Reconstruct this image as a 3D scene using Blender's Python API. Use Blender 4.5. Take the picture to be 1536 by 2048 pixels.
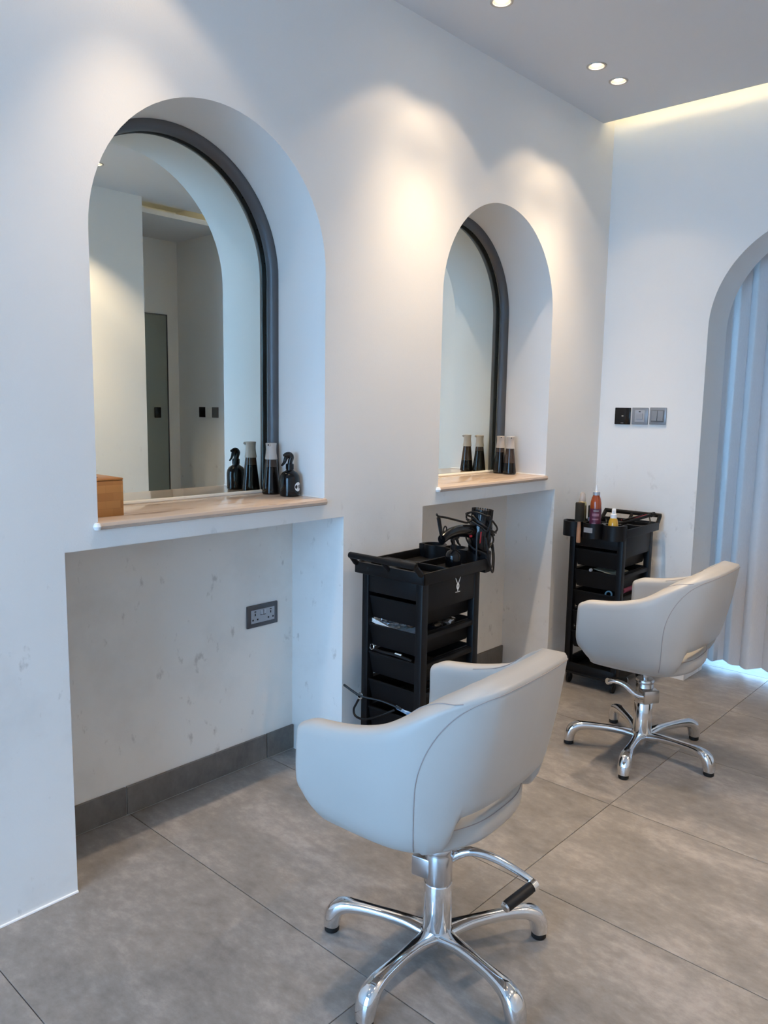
import bpy, bmesh, math, random
from mathutils import Vector, Matrix
random.seed(7)
PI = math.pi
for o in list(bpy.data.objects): bpy.data.objects.remove(o)
sc = bpy.context.scene
COL = sc.collection

# ------------------------------------------------------------------ camera
cam_d = bpy.data.cameras.new('camera'); cam = bpy.data.objects.new('camera', cam_d); COL.objects.link(cam)
R3 = ((0.73817436, -0.10259517, 0.66676297), (0.67441479, 0.08845551, -0.733035), (0.01622699, 0.99078245, 0.13448729))
M4 = Matrix(R3).to_4x4(); M4.translation = Vector((2.01039, 0.0, 1.379))
cam.matrix_world = M4
cam_d.sensor_fit = 'HORIZONTAL'; cam_d.sensor_width = 36.0
cam_d.lens = 36.0 * 1566.25 / 1536.0
cam_d.clip_start = 0.02
sc.camera = cam

# ------------------------------------------------------------------ world, light, exposure
W = bpy.data.worlds.new('sky'); sc.world = W; W.use_nodes = True
bg = W.node_tree.nodes['Background']
bg.inputs[0].default_value = (0.345, 0.62, 1.0, 1); bg.inputs[1].default_value = 7.9
vs = sc.view_settings
vs.view_transform = 'Standard'; vs.look = 'None'; vs.gamma = 1; vs.exposure = 0.74; vs.use_curve_mapping = False
BEAM_W = 30.0; SPILL_W = 3.7; COVE = 11.0

def portal(name, loc, rot, sx, sy):
    l = bpy.data.lights.new(name, 'AREA'); l.shape = 'RECTANGLE'; l.size = sx; l.size_y = sy
    l.cycles.is_portal = True
    o = bpy.data.objects.new(name, l); COL.objects.link(o); o.location = loc; o.rotation_euler = rot
portal('window_portal', (1.3, -2.62, 1.36), (PI/2, 0, PI), 2.3, 2.5)      # faces +y into the room
portal('garden_portal', (1.05, 5.02, 1.3), (PI/2, 0, 0), 1.5, 2.4)        # faces -y

# ------------------------------------------------------------------ materials
MATS = {}
def pmat(name, col, rough=0.5, metal=0.0, noise=None, bump=0.0, bscale=60, **kw):
    m = bpy.data.materials.new(name); m.use_nodes = True
    nt = m.node_tree; b = nt.nodes['Principled BSDF']
    b.inputs['Base Color'].default_value = (*col, 1); b.inputs['Roughness'].default_value = rough; b.inputs['Metallic'].default_value = metal
    for k, v in kw.items(): b.inputs[k.replace('_', ' ')].default_value = v
    tc = nt.nodes.new('ShaderNodeTexCoord')
    if noise:
        col2, scale, lo, hi = noise
        n = nt.nodes.new('ShaderNodeTexNoise'); n.inputs['Scale'].default_value = scale; n.inputs['Detail'].default_value = 6
        nt.links.new(tc.outputs['Object'], n.inputs['Vector'])
        r = nt.nodes.new('ShaderNodeValToRGB'); r.color_ramp.elements[0].position = lo; r.color_ramp.elements[1].position = hi
        r.color_ramp.elements[0].color = (*col, 1); r.color_ramp.elements[1].color = (*col2, 1)
        nt.links.new(n.outputs[0], r.inputs[0]); nt.links.new(r.outputs[0], b.inputs['Base Color'])
    if bump:
        n2 = nt.nodes.new('ShaderNodeTexNoise'); n2.inputs['Scale'].default_value = bscale; n2.inputs['Detail'].default_value = 3
        nt.links.new(tc.outputs['Object'], n2.inputs['Vector'])
        bp = nt.nodes.new('ShaderNodeBump'); bp.inputs['Strength'].default_value = bump; bp.inputs['Distance'].default_value = 0.002
        nt.links.new(n2.outputs[0], bp.inputs['Height']); nt.links.new(bp.outputs[0], b.inputs['Normal'])
    MATS[name] = m
    return m

def nn(nt, t, **kw):
    n = nt.nodes.new(t)
    for k, v in kw.items():
        if k in n.inputs: n.inputs[k].default_value = v
        else: setattr(n, k, v)
    return n

def wall_mat(name, col, dirt):
    """painted plaster; scuffs and smudges where people and chairs have touched it"""
    m = pmat(name, col, 0.62, bump=0.12, bscale=180)
    nt = m.node_tree; b = nt.nodes['Principled BSDF']; L = nt.links.new
    tc = nn(nt, 'ShaderNodeTexCoord')
    def stains(scale, stretch, lo, hi):
        mp = nn(nt, 'ShaderNodeMapping'); mp.inputs['Scale'].default_value = stretch
        L(tc.outputs['Object'], mp.inputs[0])
        n = nn(nt, 'ShaderNodeTexNoise'); n.inputs['Scale'].default_value = scale; n.inputs['Detail'].default_value = 5; n.inputs['Roughness'].default_value = 0.6
        L(mp.outputs[0], n.inputs['Vector'])
        mr = nn(nt, 'ShaderNodeMapRange'); mr.inputs['From Min'].default_value = lo; mr.inputs['From Max'].default_value = hi
        L(n.outputs[0], mr.inputs['Value']); return mr.outputs[0]
    sp = nn(nt, 'ShaderNodeSeparateXYZ'); L(tc.outputs['Object'], sp.inputs[0])
    low = nn(nt, 'ShaderNodeMapRange'); low.inputs['From Min'].default_value = 1.15; low.inputs['From Max'].default_value = 0.75
    L(sp.outputs['Z'], low.inputs['Value'])
    a = stains(3.0, (1, 1, 1), 0.50, 0.80); c = stains(20.0, (1, 1.0, 0.6), 0.63, 0.72)
    s1 = nn(nt, 'ShaderNodeMath', operation='MULTIPLY'); s1.inputs[1].default_value = 0.30; L(a, s1.inputs[0])
    s2 = nn(nt, 'ShaderNodeMath', operation='MULTIPLY'); s2.inputs[1].default_value = 0.55; L(c, s2.inputs[0])
    ad = nn(nt, 'ShaderNodeMath', operation='ADD'); L(s1.outputs[0], ad.inputs[0]); L(s2.outputs[0], ad.inputs[1])
    mu = nn(nt, 'ShaderNodeMath', operation='MULTIPLY'); L(ad.outputs[0], mu.inputs[0]); L(low.outputs[0], mu.inputs[1])
    m2 = nn(nt, 'ShaderNodeMath', operation='MULTIPLY'); m2.inputs[1].default_value = dirt; L(mu.outputs[0], m2.inputs[0])
    mx = nn(nt, 'ShaderNodeMix', data_type='RGBA')
    mx.inputs['A'].default_value = (*col, 1) if False else (*col, 1)
    mx.inputs[6].default_value = (*col, 1); mx.inputs[7].default_value = (0.33, 0.30, 0.27, 1)
    L(m2.outputs[0], mx.inputs[0]); L(mx.outputs[2], b.inputs['Base Color'])
    return m

def floor_mat(name, c0, c1, c2):
    m = pmat(name, c0, 0.42); nt = m.node_tree; b = nt.nodes['Principled BSDF']; L = nt.links.new
    tc = nn(nt, 'ShaderNodeTexCoord'); oi = nn(nt, 'ShaderNodeObjectInfo')
    mul = nn(nt, 'ShaderNodeVectorMath', operation='MULTIPLY_ADD')
    cb = nn(nt, 'ShaderNodeCombineXYZ'); L(oi.outputs['Random'], cb.inputs[0]); L(oi.outputs['Random'], cb.inputs[1])
    mul.inputs[1].default_value = (17, 31, 0); L(cb.outputs[0], mul.inputs[0]); L(tc.outputs['Object'], mul.inputs[2])
    mp = nn(nt, 'ShaderNodeMapping'); mp.inputs['Scale'].default_value = (1, 1.5, 1); L(mul.outputs[0], mp.inputs[0])
    n1 = nn(nt, 'ShaderNodeTexNoise'); n1.inputs['Scale'].default_value = 3.0; n1.inputs['Detail'].default_value = 7; n1.inputs['Roughness'].default_value = 0.62
    n1.inputs['Distortion'].default_value = 0.6
    n2 = nn(nt, 'ShaderNodeTexNoise'); n2.inputs['Scale'].default_value = 20; n2.inputs['Detail'].default_value = 8; n2.inputs['Roughness'].default_value = 0.7
    L(mp.outputs[0], n1.inputs['Vector']); L(mp.outputs[0], n2.inputs['Vector'])
    r = nn(nt, 'ShaderNodeValToRGB'); e = r.color_ramp.elements
    e[0].position = 0.37; e[0].color = (*c0, 1); e[1].position = 0.63; e[1].color = (*c2, 1)
    k = e.new(0.5); k.color = (*c1, 1)
    av = nn(nt, 'ShaderNodeMix', data_type='FLOAT'); av.inputs[0].default_value = 0.45
    L(n1.outputs[0], av.inputs[2]); L(n2.outputs[0], av.inputs[3]); L(av.outputs[0], r.inputs[0]); L(r.outputs[0], b.inputs['Base Color'])
    rr = nn(nt, 'ShaderNodeMapRange'); rr.inputs['To Min'].default_value = 0.34; rr.inputs['To Max'].default_value = 0.52
    L(n2.outputs[0], rr.inputs['Value']); L(rr.outputs[0], b.inputs['Roughness'])
    return m

def emis(name, col, s):
    m = pmat(name, col, 0.5); b = m.node_tree.nodes['Principled BSDF']
    b.inputs['Emission Color'].default_value = (*col, 1); b.inputs['Emission Strength'].default_value = s
    return m

def marble_mat():
    m = pmat('marble', (0.75, 0.62, 0.50), 0.09); nt = m.node_tree; b = nt.nodes['Principled BSDF']; L = nt.links.new
    tc = nn(nt, 'ShaderNodeTexCoord'); mp = nn(nt, 'ShaderNodeMapping'); mp.inputs['Scale'].default_value = (9, 1.1, 16); L(tc.outputs['Object'], mp.inputs[0])
    n = nn(nt, 'ShaderNodeTexNoise'); n.inputs['Scale'].default_value = 2.2; n.inputs['Detail'].default_value = 6; n.inputs['Distortion'].default_value = 1.2
    L(mp.outputs[0], n.inputs['Vector'])
    r = nn(nt, 'ShaderNodeValToRGB'); e = r.color_ramp.elements
    e[0].position = 0.34; e[0].color = (0.32, 0.23, 0.18, 1); e[1].position = 0.70; e[1].color = (0.60, 0.48, 0.39, 1)
    k = e.new(0.42); k.color = (0.54, 0.43, 0.35, 1)
    L(n.outputs[0], r.inputs[0]); L(r.outputs[0], b.inputs['Base Color'])
    return m

def bamboo_mat():
    m = pmat('bamboo', (0.5, 0.24, 0.08), 0.4); nt = m.node_tree; b = nt.nodes['Principled BSDF']; L = nt.links.new
    tc = nn(nt, 'ShaderNodeTexCoord'); mp = nn(nt, 'ShaderNodeMapping'); mp.inputs['Rotation'].default_value = (0, PI/2, PI/2)
    L(tc.outputs['Object'], mp.inputs[0])
    br = nn(nt, 'ShaderNodeTexBrick'); br.inputs['Scale'].default_value = 11
    br.inputs['Color1'].default_value = (0.56, 0.27, 0.085, 1); br.inputs['Color2'].default_value = (0.42, 0.18, 0.05, 1); br.inputs['Mortar'].default_value = (0.4, 0.17, 0.05, 1)
    br.inputs['Mortar Size'].default_value = 0.004; L(mp.outputs[0], br.inputs['Vector'])
    L(br.outputs[0], b.inputs['Base Color'])
    return m

def clear_mat(name, tint, gloss=0.08):
    m = bpy.data.materials.new(name); m.use_nodes = True; nt = m.node_tree; nt.nodes.remove(nt.nodes['Principled BSDF'])
    out = nt.nodes['Material Output']; L = nt.links.new
    t = nn(nt, 'ShaderNodeBsdfTransparent'); t.inputs[0].default_value = (*tint, 1)
    g = nn(nt, 'ShaderNodeBsdfGlossy'); g.inputs['Roughness'].default_value = 0.03
    fr = nn(nt, 'ShaderNodeFresnel'); fr.inputs[0].default_value = 1.45
    mx = nn(nt, 'ShaderNodeMixShader'); L(fr.outputs[0], mx.inputs[0]); L(t.outputs[0], mx.inputs[1]); L(g.outputs[0], mx.inputs[2]); L(mx.outputs[0], out.inputs[0])
    MATS[name] = m; return m

wall_mat('wall_paint', (0.83, 0.82, 0.80), 0.75)
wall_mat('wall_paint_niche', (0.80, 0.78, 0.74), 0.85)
pmat('ceiling_paint', (0.72, 0.72, 0.73), 0.75, bump=0.05, bscale=200)
floor_mat('floor_tile', (0.180, 0.168, 0.161), (0.245, 0.230, 0.221), (0.36, 0.336, 0.324))
floor_mat('skirting_tile', (0.10, 0.095, 0.09), (0.145, 0.135, 0.125), (0.18, 0.17, 0.16))
pmat('grout_dark', (0.07, 0.06, 0.055), 0.9, bump=0.1)
pmat('grout_light', (0.45, 0.43, 0.40), 0.9, bump=0.1)
pmat('sealant', (0.85, 0.82, 0.75), 0.35, bump=0.05)
pmat('sealant_white', (0.9, 0.9, 0.9), 0.35, bump=0.05)
marble_mat(); bamboo_mat()
pmat('mirror', (0.88, 0.92, 0.86), 0.0, 1.0)
pmat('frame_metal', (0.10, 0.105, 0.115), 0.38, 0.35, bump=0.03)
pmat('black_hole', (0.004, 0.004, 0.004), 0.8)
pmat('leather', (0.47, 0.452, 0.43), 0.40, noise=((0.445, 0.427, 0.405), 4, 0.4, 0.7), bump=0.06, bscale=500)
pmat('seam_thread', (0.34, 0.30, 0.29), 0.7)
pmat('leather_under', (0.10, 0.10, 0.10), 0.7)
pmat('chrome', (0.80, 0.81, 0.83), 0.09, 1.0, bump=0.02, bscale=30)
pmat('brushed_steel', (0.62, 0.62, 0.63), 0.25, 1.0)
pmat('rubber', (0.007, 0.007, 0.008), 0.55, bump=0.05, Specular_IOR_Level=0.35)
pmat('trolley_plastic', (0.0035, 0.0038, 0.005), 0.45, bump=0.06, bscale=400, Specular_IOR_Level=0.28)
pmat('drawer_plastic', (0.003, 0.0033, 0.0045), 0.5, bump=0.06, bscale=300, Specular_IOR_Level=0.25)
pmat('gloss_black', (0.004, 0.0045, 0.006), 0.13, Specular_IOR_Level=0.4)
pmat('cord_black', (0.006, 0.006, 0.007), 0.45, Specular_IOR_Level=0.35)
pmat('dark_glass', (0.007, 0.0055, 0.005), 0.07, Specular_IOR_Level=0.4)
pmat('smoke_glass', (0.055, 0.036, 0.027), 0.08, Specular_IOR_Level=0.4)
pmat('beige_plastic', (0.52, 0.47, 0.43), 0.35)
pmat('print_white', (0.82, 0.83, 0.82), 0.5)
pmat('print_grey', (0.30, 0.30, 0.31), 0.5)
pmat('red_plastic', (0.45, 0.02, 0.03), 0.3)
pmat('switch_grey', (0.27, 0.29, 0.32), 0.35, 0.3)
pmat('switch_dark', (0.15, 0.155, 0.165), 0.4, 0.3)
pmat('switch_light', (0.42, 0.44, 0.48), 0.35, 0.2)
pmat('socket_plate', (0.10, 0.10, 0.11), 0.35, 0.5)
pmat('socket_face', (0.36, 0.37, 0.40), 0.35, 0.2)
pmat('downlight_trim', (0.50, 0.46, 0.41), 0.4, 0.3)
pmat('downlight_cone', (0.12, 0.11, 0.09), 0.5, 0.1)
emis('lamp_glow', (1.0, 0.88, 0.72), 16)
emis('led_strip', (1.0, 0.83, 0.50), COVE)
pmat('gold', (0.62, 0.50, 0.24), 0.28, 0.9)
pmat('clear_cap', (0.72, 0.62, 0.55), 0.15, Transmission_Weight=0.4)
pmat('amber_bottle', (0.32, 0.06, 0.012), 0.08, Coat_Weight=0.4)
pmat('maroon_label', (0.10, 0.018, 0.045), 0.35)
pmat('maroon_print', (0.32, 0.15, 0.20), 0.4)
pmat('blue_label', (0.10, 0.25, 0.55), 0.35, noise=((0.28, 0.42, 0.66), 40, 0.4, 0.6))
pmat('navy_jar', (0.012, 0.016, 0.03), 0.25)
pmat('oil_yellow', (0.52, 0.30, 0.03), 0.08, Coat_Weight=0.5)
pmat('white_plastic', (0.85, 0.86, 0.88), 0.3)
pmat('wood_handle', (0.52, 0.26, 0.14), 0.45, noise=((0.44, 0.2, 0.1), 30, 0.4, 0.7))
pmat('bristle', (0.02, 0.017, 0.012), 0.8, bump=0.8, bscale=700)
pmat('foil', (0.55, 0.56, 0.58), 0.22, 0.9)
pmat('paper_blue', (0.25, 0.40, 0.62), 0.5, noise=((0.75, 0.8, 0.85), 30, 0.45, 0.55))
pmat('paper_olive', (0.32, 0.33, 0.26), 0.6)
pmat('pink_fabric', (0.30, 0.06, 0.11), 0.7, bump=0.6, bscale=300)
pmat('blue_ring', (0.08, 0.2, 0.3), 0.4)
pmat('door_panel', (0.30, 0.33, 0.30), 0.25)
pmat('window_frame', (0.03, 0.03, 0.033), 0.4, 0.3)
pmat('pavement', (0.42, 0.43, 0.45), 0.8, noise=((0.36, 0.37, 0.38), 5, 0.4, 0.6))
clear_mat('pane_glass', (0.95, 0.98, 0.98))
def curtain_mat():
    m = pmat('curtain', (0.70, 0.69, 0.70), 0.85); nt = m.node_tree; b = nt.nodes['Principled BSDF']; L = nt.links.new
    tc = nn(nt, 'ShaderNodeTexCoord'); mp = nn(nt, 'ShaderNodeMapping'); mp.inputs['Scale'].default_value = (600, 600, 60); L(tc.outputs['Object'], mp.inputs[0])
    n = nn(nt, 'ShaderNodeTexNoise'); n.inputs['Scale'].default_value = 1; L(mp.outputs[0], n.inputs['Vector'])
    r = nn(nt, 'ShaderNodeValToRGB'); r.color_ramp.elements[0].color = (0.64, 0.63, 0.64, 1); r.color_ramp.elements[1].color = (0.76, 0.75, 0.76, 1)
    L(n.outputs[0], r.inputs[0]); L(r.outputs[0], b.inputs['Base Color'])
    t = nn(nt, 'ShaderNodeBsdfTranslucent'); t.inputs[0].default_value = (0.45, 0.46, 0.48, 1)
    mx = nn(nt, 'ShaderNodeMixShader'); mx.inputs[0].default_value = 0.05
    L(b.outputs[0], mx.inputs[1]); L(t.outputs[0], mx.inputs[2]); L(mx.outputs[0], nt.nodes['Material Output'].inputs[0])
curtain_mat()

# ------------------------------------------------------------------ mesh helpers
def V(*a): return Vector(a)
def box(bm, c, s, rot=None, bev=0.0, seg=2, taper=1.0):
    t = bmesh.new(); bmesh.ops.create_cube(t, size=1.0)
    for v in t.verts:
        k = taper if v.co.z < 0 else 1.0
        v.co = Vector((v.co.x*s[0]*k, v.co.y*s[1]*k, v.co.z*s[2]))
    if bev > 0: bmesh.ops.bevel(t, geom=list(t.edges), offset=bev, segments=seg, profile=0.5, affect='EDGES')
    M = Matrix.Translation(Vector(c))
    if rot is not None: M = M @ rot.to_4x4()
    merge(bm, t, M)
def bx(bm, x0, x1, y0, y1, z0, z1, bev=0.0, seg=2):
    box(bm, ((x0+x1)/2, (y0+y1)/2, (z0+z1)/2), (abs(x1-x0), abs(y1-y0), abs(z1-z0)), None, bev, seg)
def merge(bm, t, M=None):
    mp = [bm.verts.new(M @ v.co if M else v.co) for v in t.verts]
    t.verts.index_update()
    for f in t.faces:
        try: bm.faces.new([mp[v.index] for v in f.verts])
        except ValueError: pass
    t.free()
def lathe(bm, prof, n=28, o=(0, 0, 0), M=None):
    o = Vector(o); rings = []
    for r, z in prof:
        if r < 1e-6: rings.append([bm.verts.new((M @ Vector((0, 0, z)) if M else Vector((0, 0, z))) + o)])
        else:
            rg = []
            for i in range(n):
                p = Vector((r*math.cos(2*PI*i/n), r*math.sin(2*PI*i/n), z))
                rg.append(bm.verts.new((M @ p if M else p) + o))
            rings.append(rg)
    for a, b in zip(rings, rings[1:]):
        if len(a) == 1 and len(b) == 1: continue
        for i in range(n):
            j = (i+1) % n
            if len(a) == 1: bm.faces.new((a[0], b[j], b[i]))
            elif len(b) == 1: bm.faces.new((a[i], a[j], b[0]))
            else: bm.faces.new((a[i], a[j], b[j], b[i]))
def loft(bm, rings, caps=True, closed=False):
    vr = [[bm.verts.new(p) for p in r] for r in rings]; n = len(vr[0])
    pairs = list(zip(vr, vr[1:])) + ([(vr[-1], vr[0])] if closed else [])
    for a, b in pairs:
        for i in range(n):
            j = (i+1) % n; bm.faces.new((a[i], a[j], b[j], b[i]))
    if caps and not closed:
        bm.faces.new(vr[0][::-1]); bm.faces.new(vr[-1])
def cat(pts, n=8, closed=False):
    P = [Vector(p) for p in pts]; out = []
    m = len(P); segs = m if closed else m-1
    for i in range(segs):
        if closed: a, b, c, d = P[i-1], P[i], P[(i+1) % m], P[(i+2) % m]
        else: a, b, c, d = P[max(i-1, 0)], P[i], P[i+1], P[min(i+2, m-1)]
        for k in range(n):
            t = k/n
            out.append(0.5*((2*b) + (c-a)*t + (2*a-5*b+4*c-d)*t*t + (3*b-a-3*c+d)*t**3))
    if not closed: out.append(P[-1])
    return out
def tube(bm, pts, r, n=10, closed=False, flat=1.0, up=None):
    """round (or flattened) tube along points; r scalar or list; flat scales the second axis"""
    P = [Vector(p) for p in pts]; m = len(P)
    rs = r if isinstance(r, (list, tuple)) else [r]*m
    prev = None; rings = []
    for i in range(m):
        t = (P[(i+1) % m]-P[i-1]) if closed else (P[min(i+1, m-1)]-P[max(i-1, 0)])
        t.normalize()
        if up is not None: s = t.cross(Vector(up))
        elif prev is None: s = t.orthogonal()
        else: s = prev - t*prev.dot(t)
        if s.length < 1e-6: s = t.orthogonal()
        s.normalize(); prev = s; u = s.cross(t)
        ra = rs[i] if isinstance(rs[i], (tuple, list)) else (rs[i], rs[i]*flat)
        rings.append([P[i] + s*ra[0]*math.cos(2*PI*k/n) + u*ra[1]*math.sin(2*PI*k/n) for k in range(n)])
    loft(bm, rings, True, closed)
def prism(bm, poly, z0, z1):
    loft(bm, [[Vector((x, y, z0)) for x, y in poly], [Vector((x, y, z1)) for x, y in poly]])
def plan(bm, plist, z):           # flat polygon
    bm.faces.new([bm.verts.new((x, y, z)) for x, y in plist])

def mesh_of(name, bm, m, sharp=38):
    bmesh.ops.recalc_face_normals(bm, faces=list(bm.faces))
    me = bpy.data.meshes.new(name); bm.to_mesh(me); bm.free()
    for p in me.polygons: p.use_smooth = True
    me.set_sharp_from_angle(angle=math.radians(sharp))
    me.materials.append(MATS[m]); return me
def ob(name, bm, m, parent=None, loc=None, rot=None, sharp=38, label=None):
    me = bm if isinstance(bm, bpy.types.Mesh) else mesh_of(name, bm, m, sharp)
    o = bpy.data.objects.new(name, me); COL.objects.link(o)
    if parent: o.parent = parent
    if loc: o.location = loc
    if rot: o.rotation_euler = rot
    if label: o['label'] = label
    return o
def tag(o, label, cat_, group=None, kind=None):
    o['label'] = label; o['category'] = cat_
    if group: o['group'] = group
    if kind: o['kind'] = kind
    return o
def thing(name, label, cat_, loc=(0, 0, 0), rotz=0.0, group=None, kind=None):
    o = bpy.data.objects.new(name, None); o.empty_display_size = 0.05; COL.objects.link(o)
    o.location = loc; o.rotation_euler = (0, 0, rotz)
    return tag(o, label, cat_, group, kind)
def copy_thing(src):
    c = src.copy(); COL.objects.link(c)
    for ch in list(src.children):
        d = ch.copy(); COL.objects.link(d); d.parent = c
        for g in list(ch.children):
            e = g.copy(); COL.objects.link(e); e.parent = d
    return c
NB = bmesh.new

# ------------------------------------------------------------------ room dimensions (metres)
YB = 3.923; YF = -2.6; XO = 2.54; ZC = 2.803; ZT = 2.98
N1 = 1.4695; N2 = 2.966; AR = 0.4255; ZS = 1.826; SH = 1.05       # niche centres, arch radius, spring height, shelf top
LN = 0.5225; LZ = 0.976; LX = -0.283; MX = -0.292                 # lower recess half width, height, depth; mirror plane

def arch(c, r, zs, zb, n=40):     # outline in (horizontal, z), counter-clockwise from bottom right
    p = [(c+r, zb)] + [(c+r*math.cos(a), zs+r*math.sin(a)) for a in [PI*i/n for i in range(n+1)]] + [(c-r, zb)]
    return p
def holed_sheet(bm, outer, holes, to3):
    es = []
    for lp in [outer]+holes:
        vs_ = [bm.verts.new(to3(*p)) for p in lp]
        for i in range(len(vs_)): es.append(bm.edges.new((vs_[i], vs_[(i+1) % len(vs_)])))
    bmesh.ops.triangle_fill(bm, use_beauty=True, use_dissolve=False, edges=es)

# floor: grout bed with single tiles
fb = NB(); bx(fb, LX-0.1, 3.6, YF-0.1, 5.1, -0.08, -0.004)
floor = tag(ob('floor', fb, 'grout_dark'), 'grey concrete-look tiled floor of the salon', 'floor', None, 'structure')
xs = [(LX, 0.863), (0.863, 2.063), (2.063, 3.50)]
ys = [0.669+0.6*k for k in range(-6, 9)]
tmeshes = {}
for x0, x1 in xs:
    for y0 in ys:
        a0 = max(y0, YF+0.0); a1 = min(y0+0.6, 5.0)
        if a1-a0 < 0.05: continue
        key = (round(x1-x0, 3), round(a1-a0, 3))
        if key not in tmeshes:
            t = NB(); box(t, (0, 0, -0.005), (key[0]-0.0022, key[1]-0.0022, 0.010), None, 0.0006, 1)
            tmeshes[key] = mesh_of('floor_tile', t, 'floor_tile')
        ob('floor_tile', tmeshes[key], None, floor, ((x0+x1)/2, (a0+a1)/2, 0))

# left wall with the arched mirror niches and the recesses below them
wb = NB()
holes = [arch(c, AR, ZS, SH-0.023) for c in (N1, N2)] + [[(c-LN, 0), (c-LN, LZ), (c+LN, LZ), (c+LN, 0)] for c in ()]
outer = [(YF, 0), (N1-LN, 0), (N1-LN, LZ), (N1+LN, LZ), (N1+LN, 0), (N2-LN, 0), (N2-LN, LZ), (N2+LN, LZ), (N2+LN, 0), (YB+0.1, 0), (YB+0.1, ZT), (YF, ZT)]
holed_sheet(wb, outer, holes, lambda y, z: (0, y, z))
for c in (N1, N2):
    a = arch(c, AR, ZS, SH-0.023)
    for (p, q) in zip(a, a[1:]):
        wb.faces.new([wb.verts.new(k) for k in ((0, *p), (0, *q), (MX-0.02, *q), (MX-0.02, *p))])
    b = [(c-LN, 0), (c-LN, LZ), (c+LN, LZ), (c+LN, 0)]
    for (p, q) in zip(b, b[1:]):
        wb.faces.new([wb.verts.new(k) for k in ((0, *p), (0, *q), (LX, *q), (LX, *p))])
bmesh.ops.remove_doubles(wb, verts=list(wb.verts), dist=1e-5)
bx(wb, LX-0.14, LX-0.022, YF, YB+0.1, -0.05, ZT)
wall_left = tag(ob('wall_left', wb, 'wall_paint', sharp=30), 'white plastered wall with two arched mirror niches', 'wall', None, 'structure')
for c in (N1, N2):
    b = NB(); bx(b, LX-0.02, LX, c-LN-0.02, c+LN+0.02, 0, LZ+0.02)
    ob('recess_back', b, 'wall_paint_niche', wall_left)
b = NB(); tube(b, [(0.002, YF, 0.002), (0.002, N1-LN, 0.002)], 0.004, 6)
ob('floor_sealant', b, 'sealant_white', wall_left)

# skirting tiles inside the recesses
bb = NB()
for c in (N1, N2): bx(bb, LX, LX+0.006, c-LN, c+LN, 0, 0.098)
base_l = tag(ob('baseboard_left', bb, 'grout_light'), 'dark grey tile skirting at the back of the wall recesses', 'skirting', None, 'structure')
for c in (N1, N2):
    y = c-LN
    joints = [j for j in (1.255, 1.853, 2.451, 3.05) if c-LN+0.02 < j < c+LN-0.02] + [c+LN]
    for j in joints:
        b = NB(); bx(b, LX+0.001, LX+0.011, y+0.002, j-0.002, 0.005, 0.102, 0.0008, 1)
        ob('skirting_tile', b, 'skirting_tile', base_l); y = j

# back wall with the curtained arch
AX0 = 0.547; AXR = 0.495; AXC = AX0+AXR; AZS = 1.775; DB = 0.25
b = NB()
ho = arch(AXC, AXR, AZS, 0, 48)
outer = [(0.0, 0), (AX0, 0)] + ho[::-1][1:-1] + [(AXC+AXR, 0), (3.55, 0), (3.55, ZT), (0.0, ZT)]
es = [b.verts.new((x, YB, z)) for x, z in outer]
ed = [b.edges.new((es[i], es[(i+1) % len(es)])) for i in range(len(es))]
bmesh.ops.triangle_fill(b, use_beauty=True, use_dissolve=False, edges=ed)
for p, q in zip(ho, ho[1:]):
    b.faces.new([b.verts.new(k) for k in ((p[0], YB, p[1]), (q[0], YB, q[1]), (q[0], YB+DB, q[1]), (p[0], YB+DB, p[1]))])
outer2 = [b.verts.new((x, YB+DB, z)) for x, z in outer]
ed = [b.edges.new((outer2[i], outer2[(i+1) % len(outer2)])) for i in range(len(outer2))]
bmesh.ops.triangle_fill(b, use_beauty=True, use_dissolve=False, edges=ed)
bmesh.ops.remove_doubles(b, verts=list(b.verts), dist=1e-5)
tag(ob('wall_back', b, 'wall_paint', sharp=30), 'white wall at the end of the room with a curtained archway', 'wall', None, 'structure')

# opposite wall (seen in the mirror), alcove and its walls
b = NB(); bx(b, XO, XO+0.10, YF, 3.07, 0, ZT); bx(b, XO+0.10, 3.62, 2.97, 3.07, 0, ZT)
tag(ob('wall_right', b, 'wall_paint'), 'white wall opposite the mirrors, reflected in the large mirror', 'wall', None, 'structure')
b = NB(); bx(b, 3.43, 3.6, 3.07, YB, 0, ZT)
tag(ob('wall_alcove', b, 'wall_paint'), 'shaded alcove wall seen in the large mirror behind the door', 'wall', None, 'structure')
# front wall with shop window
b = NB()
bx(b, LX-0.1, 0.15, YF-0.12, YF, 0, ZT); bx(b, 2.45, XO+0.1, YF-0.12, YF, 0, ZT); bx(b, 0.15, 2.45, YF-0.12, YF, 2.62, ZT); bx(b, 0.15, 2.45, YF-0.12, YF, 0, 0.10)
tag(ob('wall_front', b, 'wall_paint'), 'white wall around the shop window behind the viewer', 'wall', None, 'structure')
def window(name, x0, x1, z0, z1, y, nx, label):
    w = thing(name, label, 'window', ((x0+x1)/2, y, z0), 0, None, 'structure')
    W_ = x1-x0; H_ = z1-z0
    b = NB(); f = 0.05
    bx(b, -W_/2, W_/2, -0.03, 0.03, 0, f); bx(b, -W_/2, W_/2, -0.03, 0.03, H_-f, H_)
    for k in range(nx+1):
        xx = -W_/2 + k*(W_-f)/nx; bx(b, xx, xx+f, -0.03, 0.03, f, H_-f)
    ob('window_frame', b, 'window_frame', w)
    for k in range(nx):
        xx = -W_/2 + k*(W_-f)/nx + f; b = NB(); bx(b, xx, xx+(W_-f)/nx-f, -0.004, 0.004, f, H_-f); ob('pane', b, 'pane_glass', w)
window('window_1', 0.15, 2.45, 0.10, 2.62, YF-0.06, 3, 'black framed shop window letting in the daylight')
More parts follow.
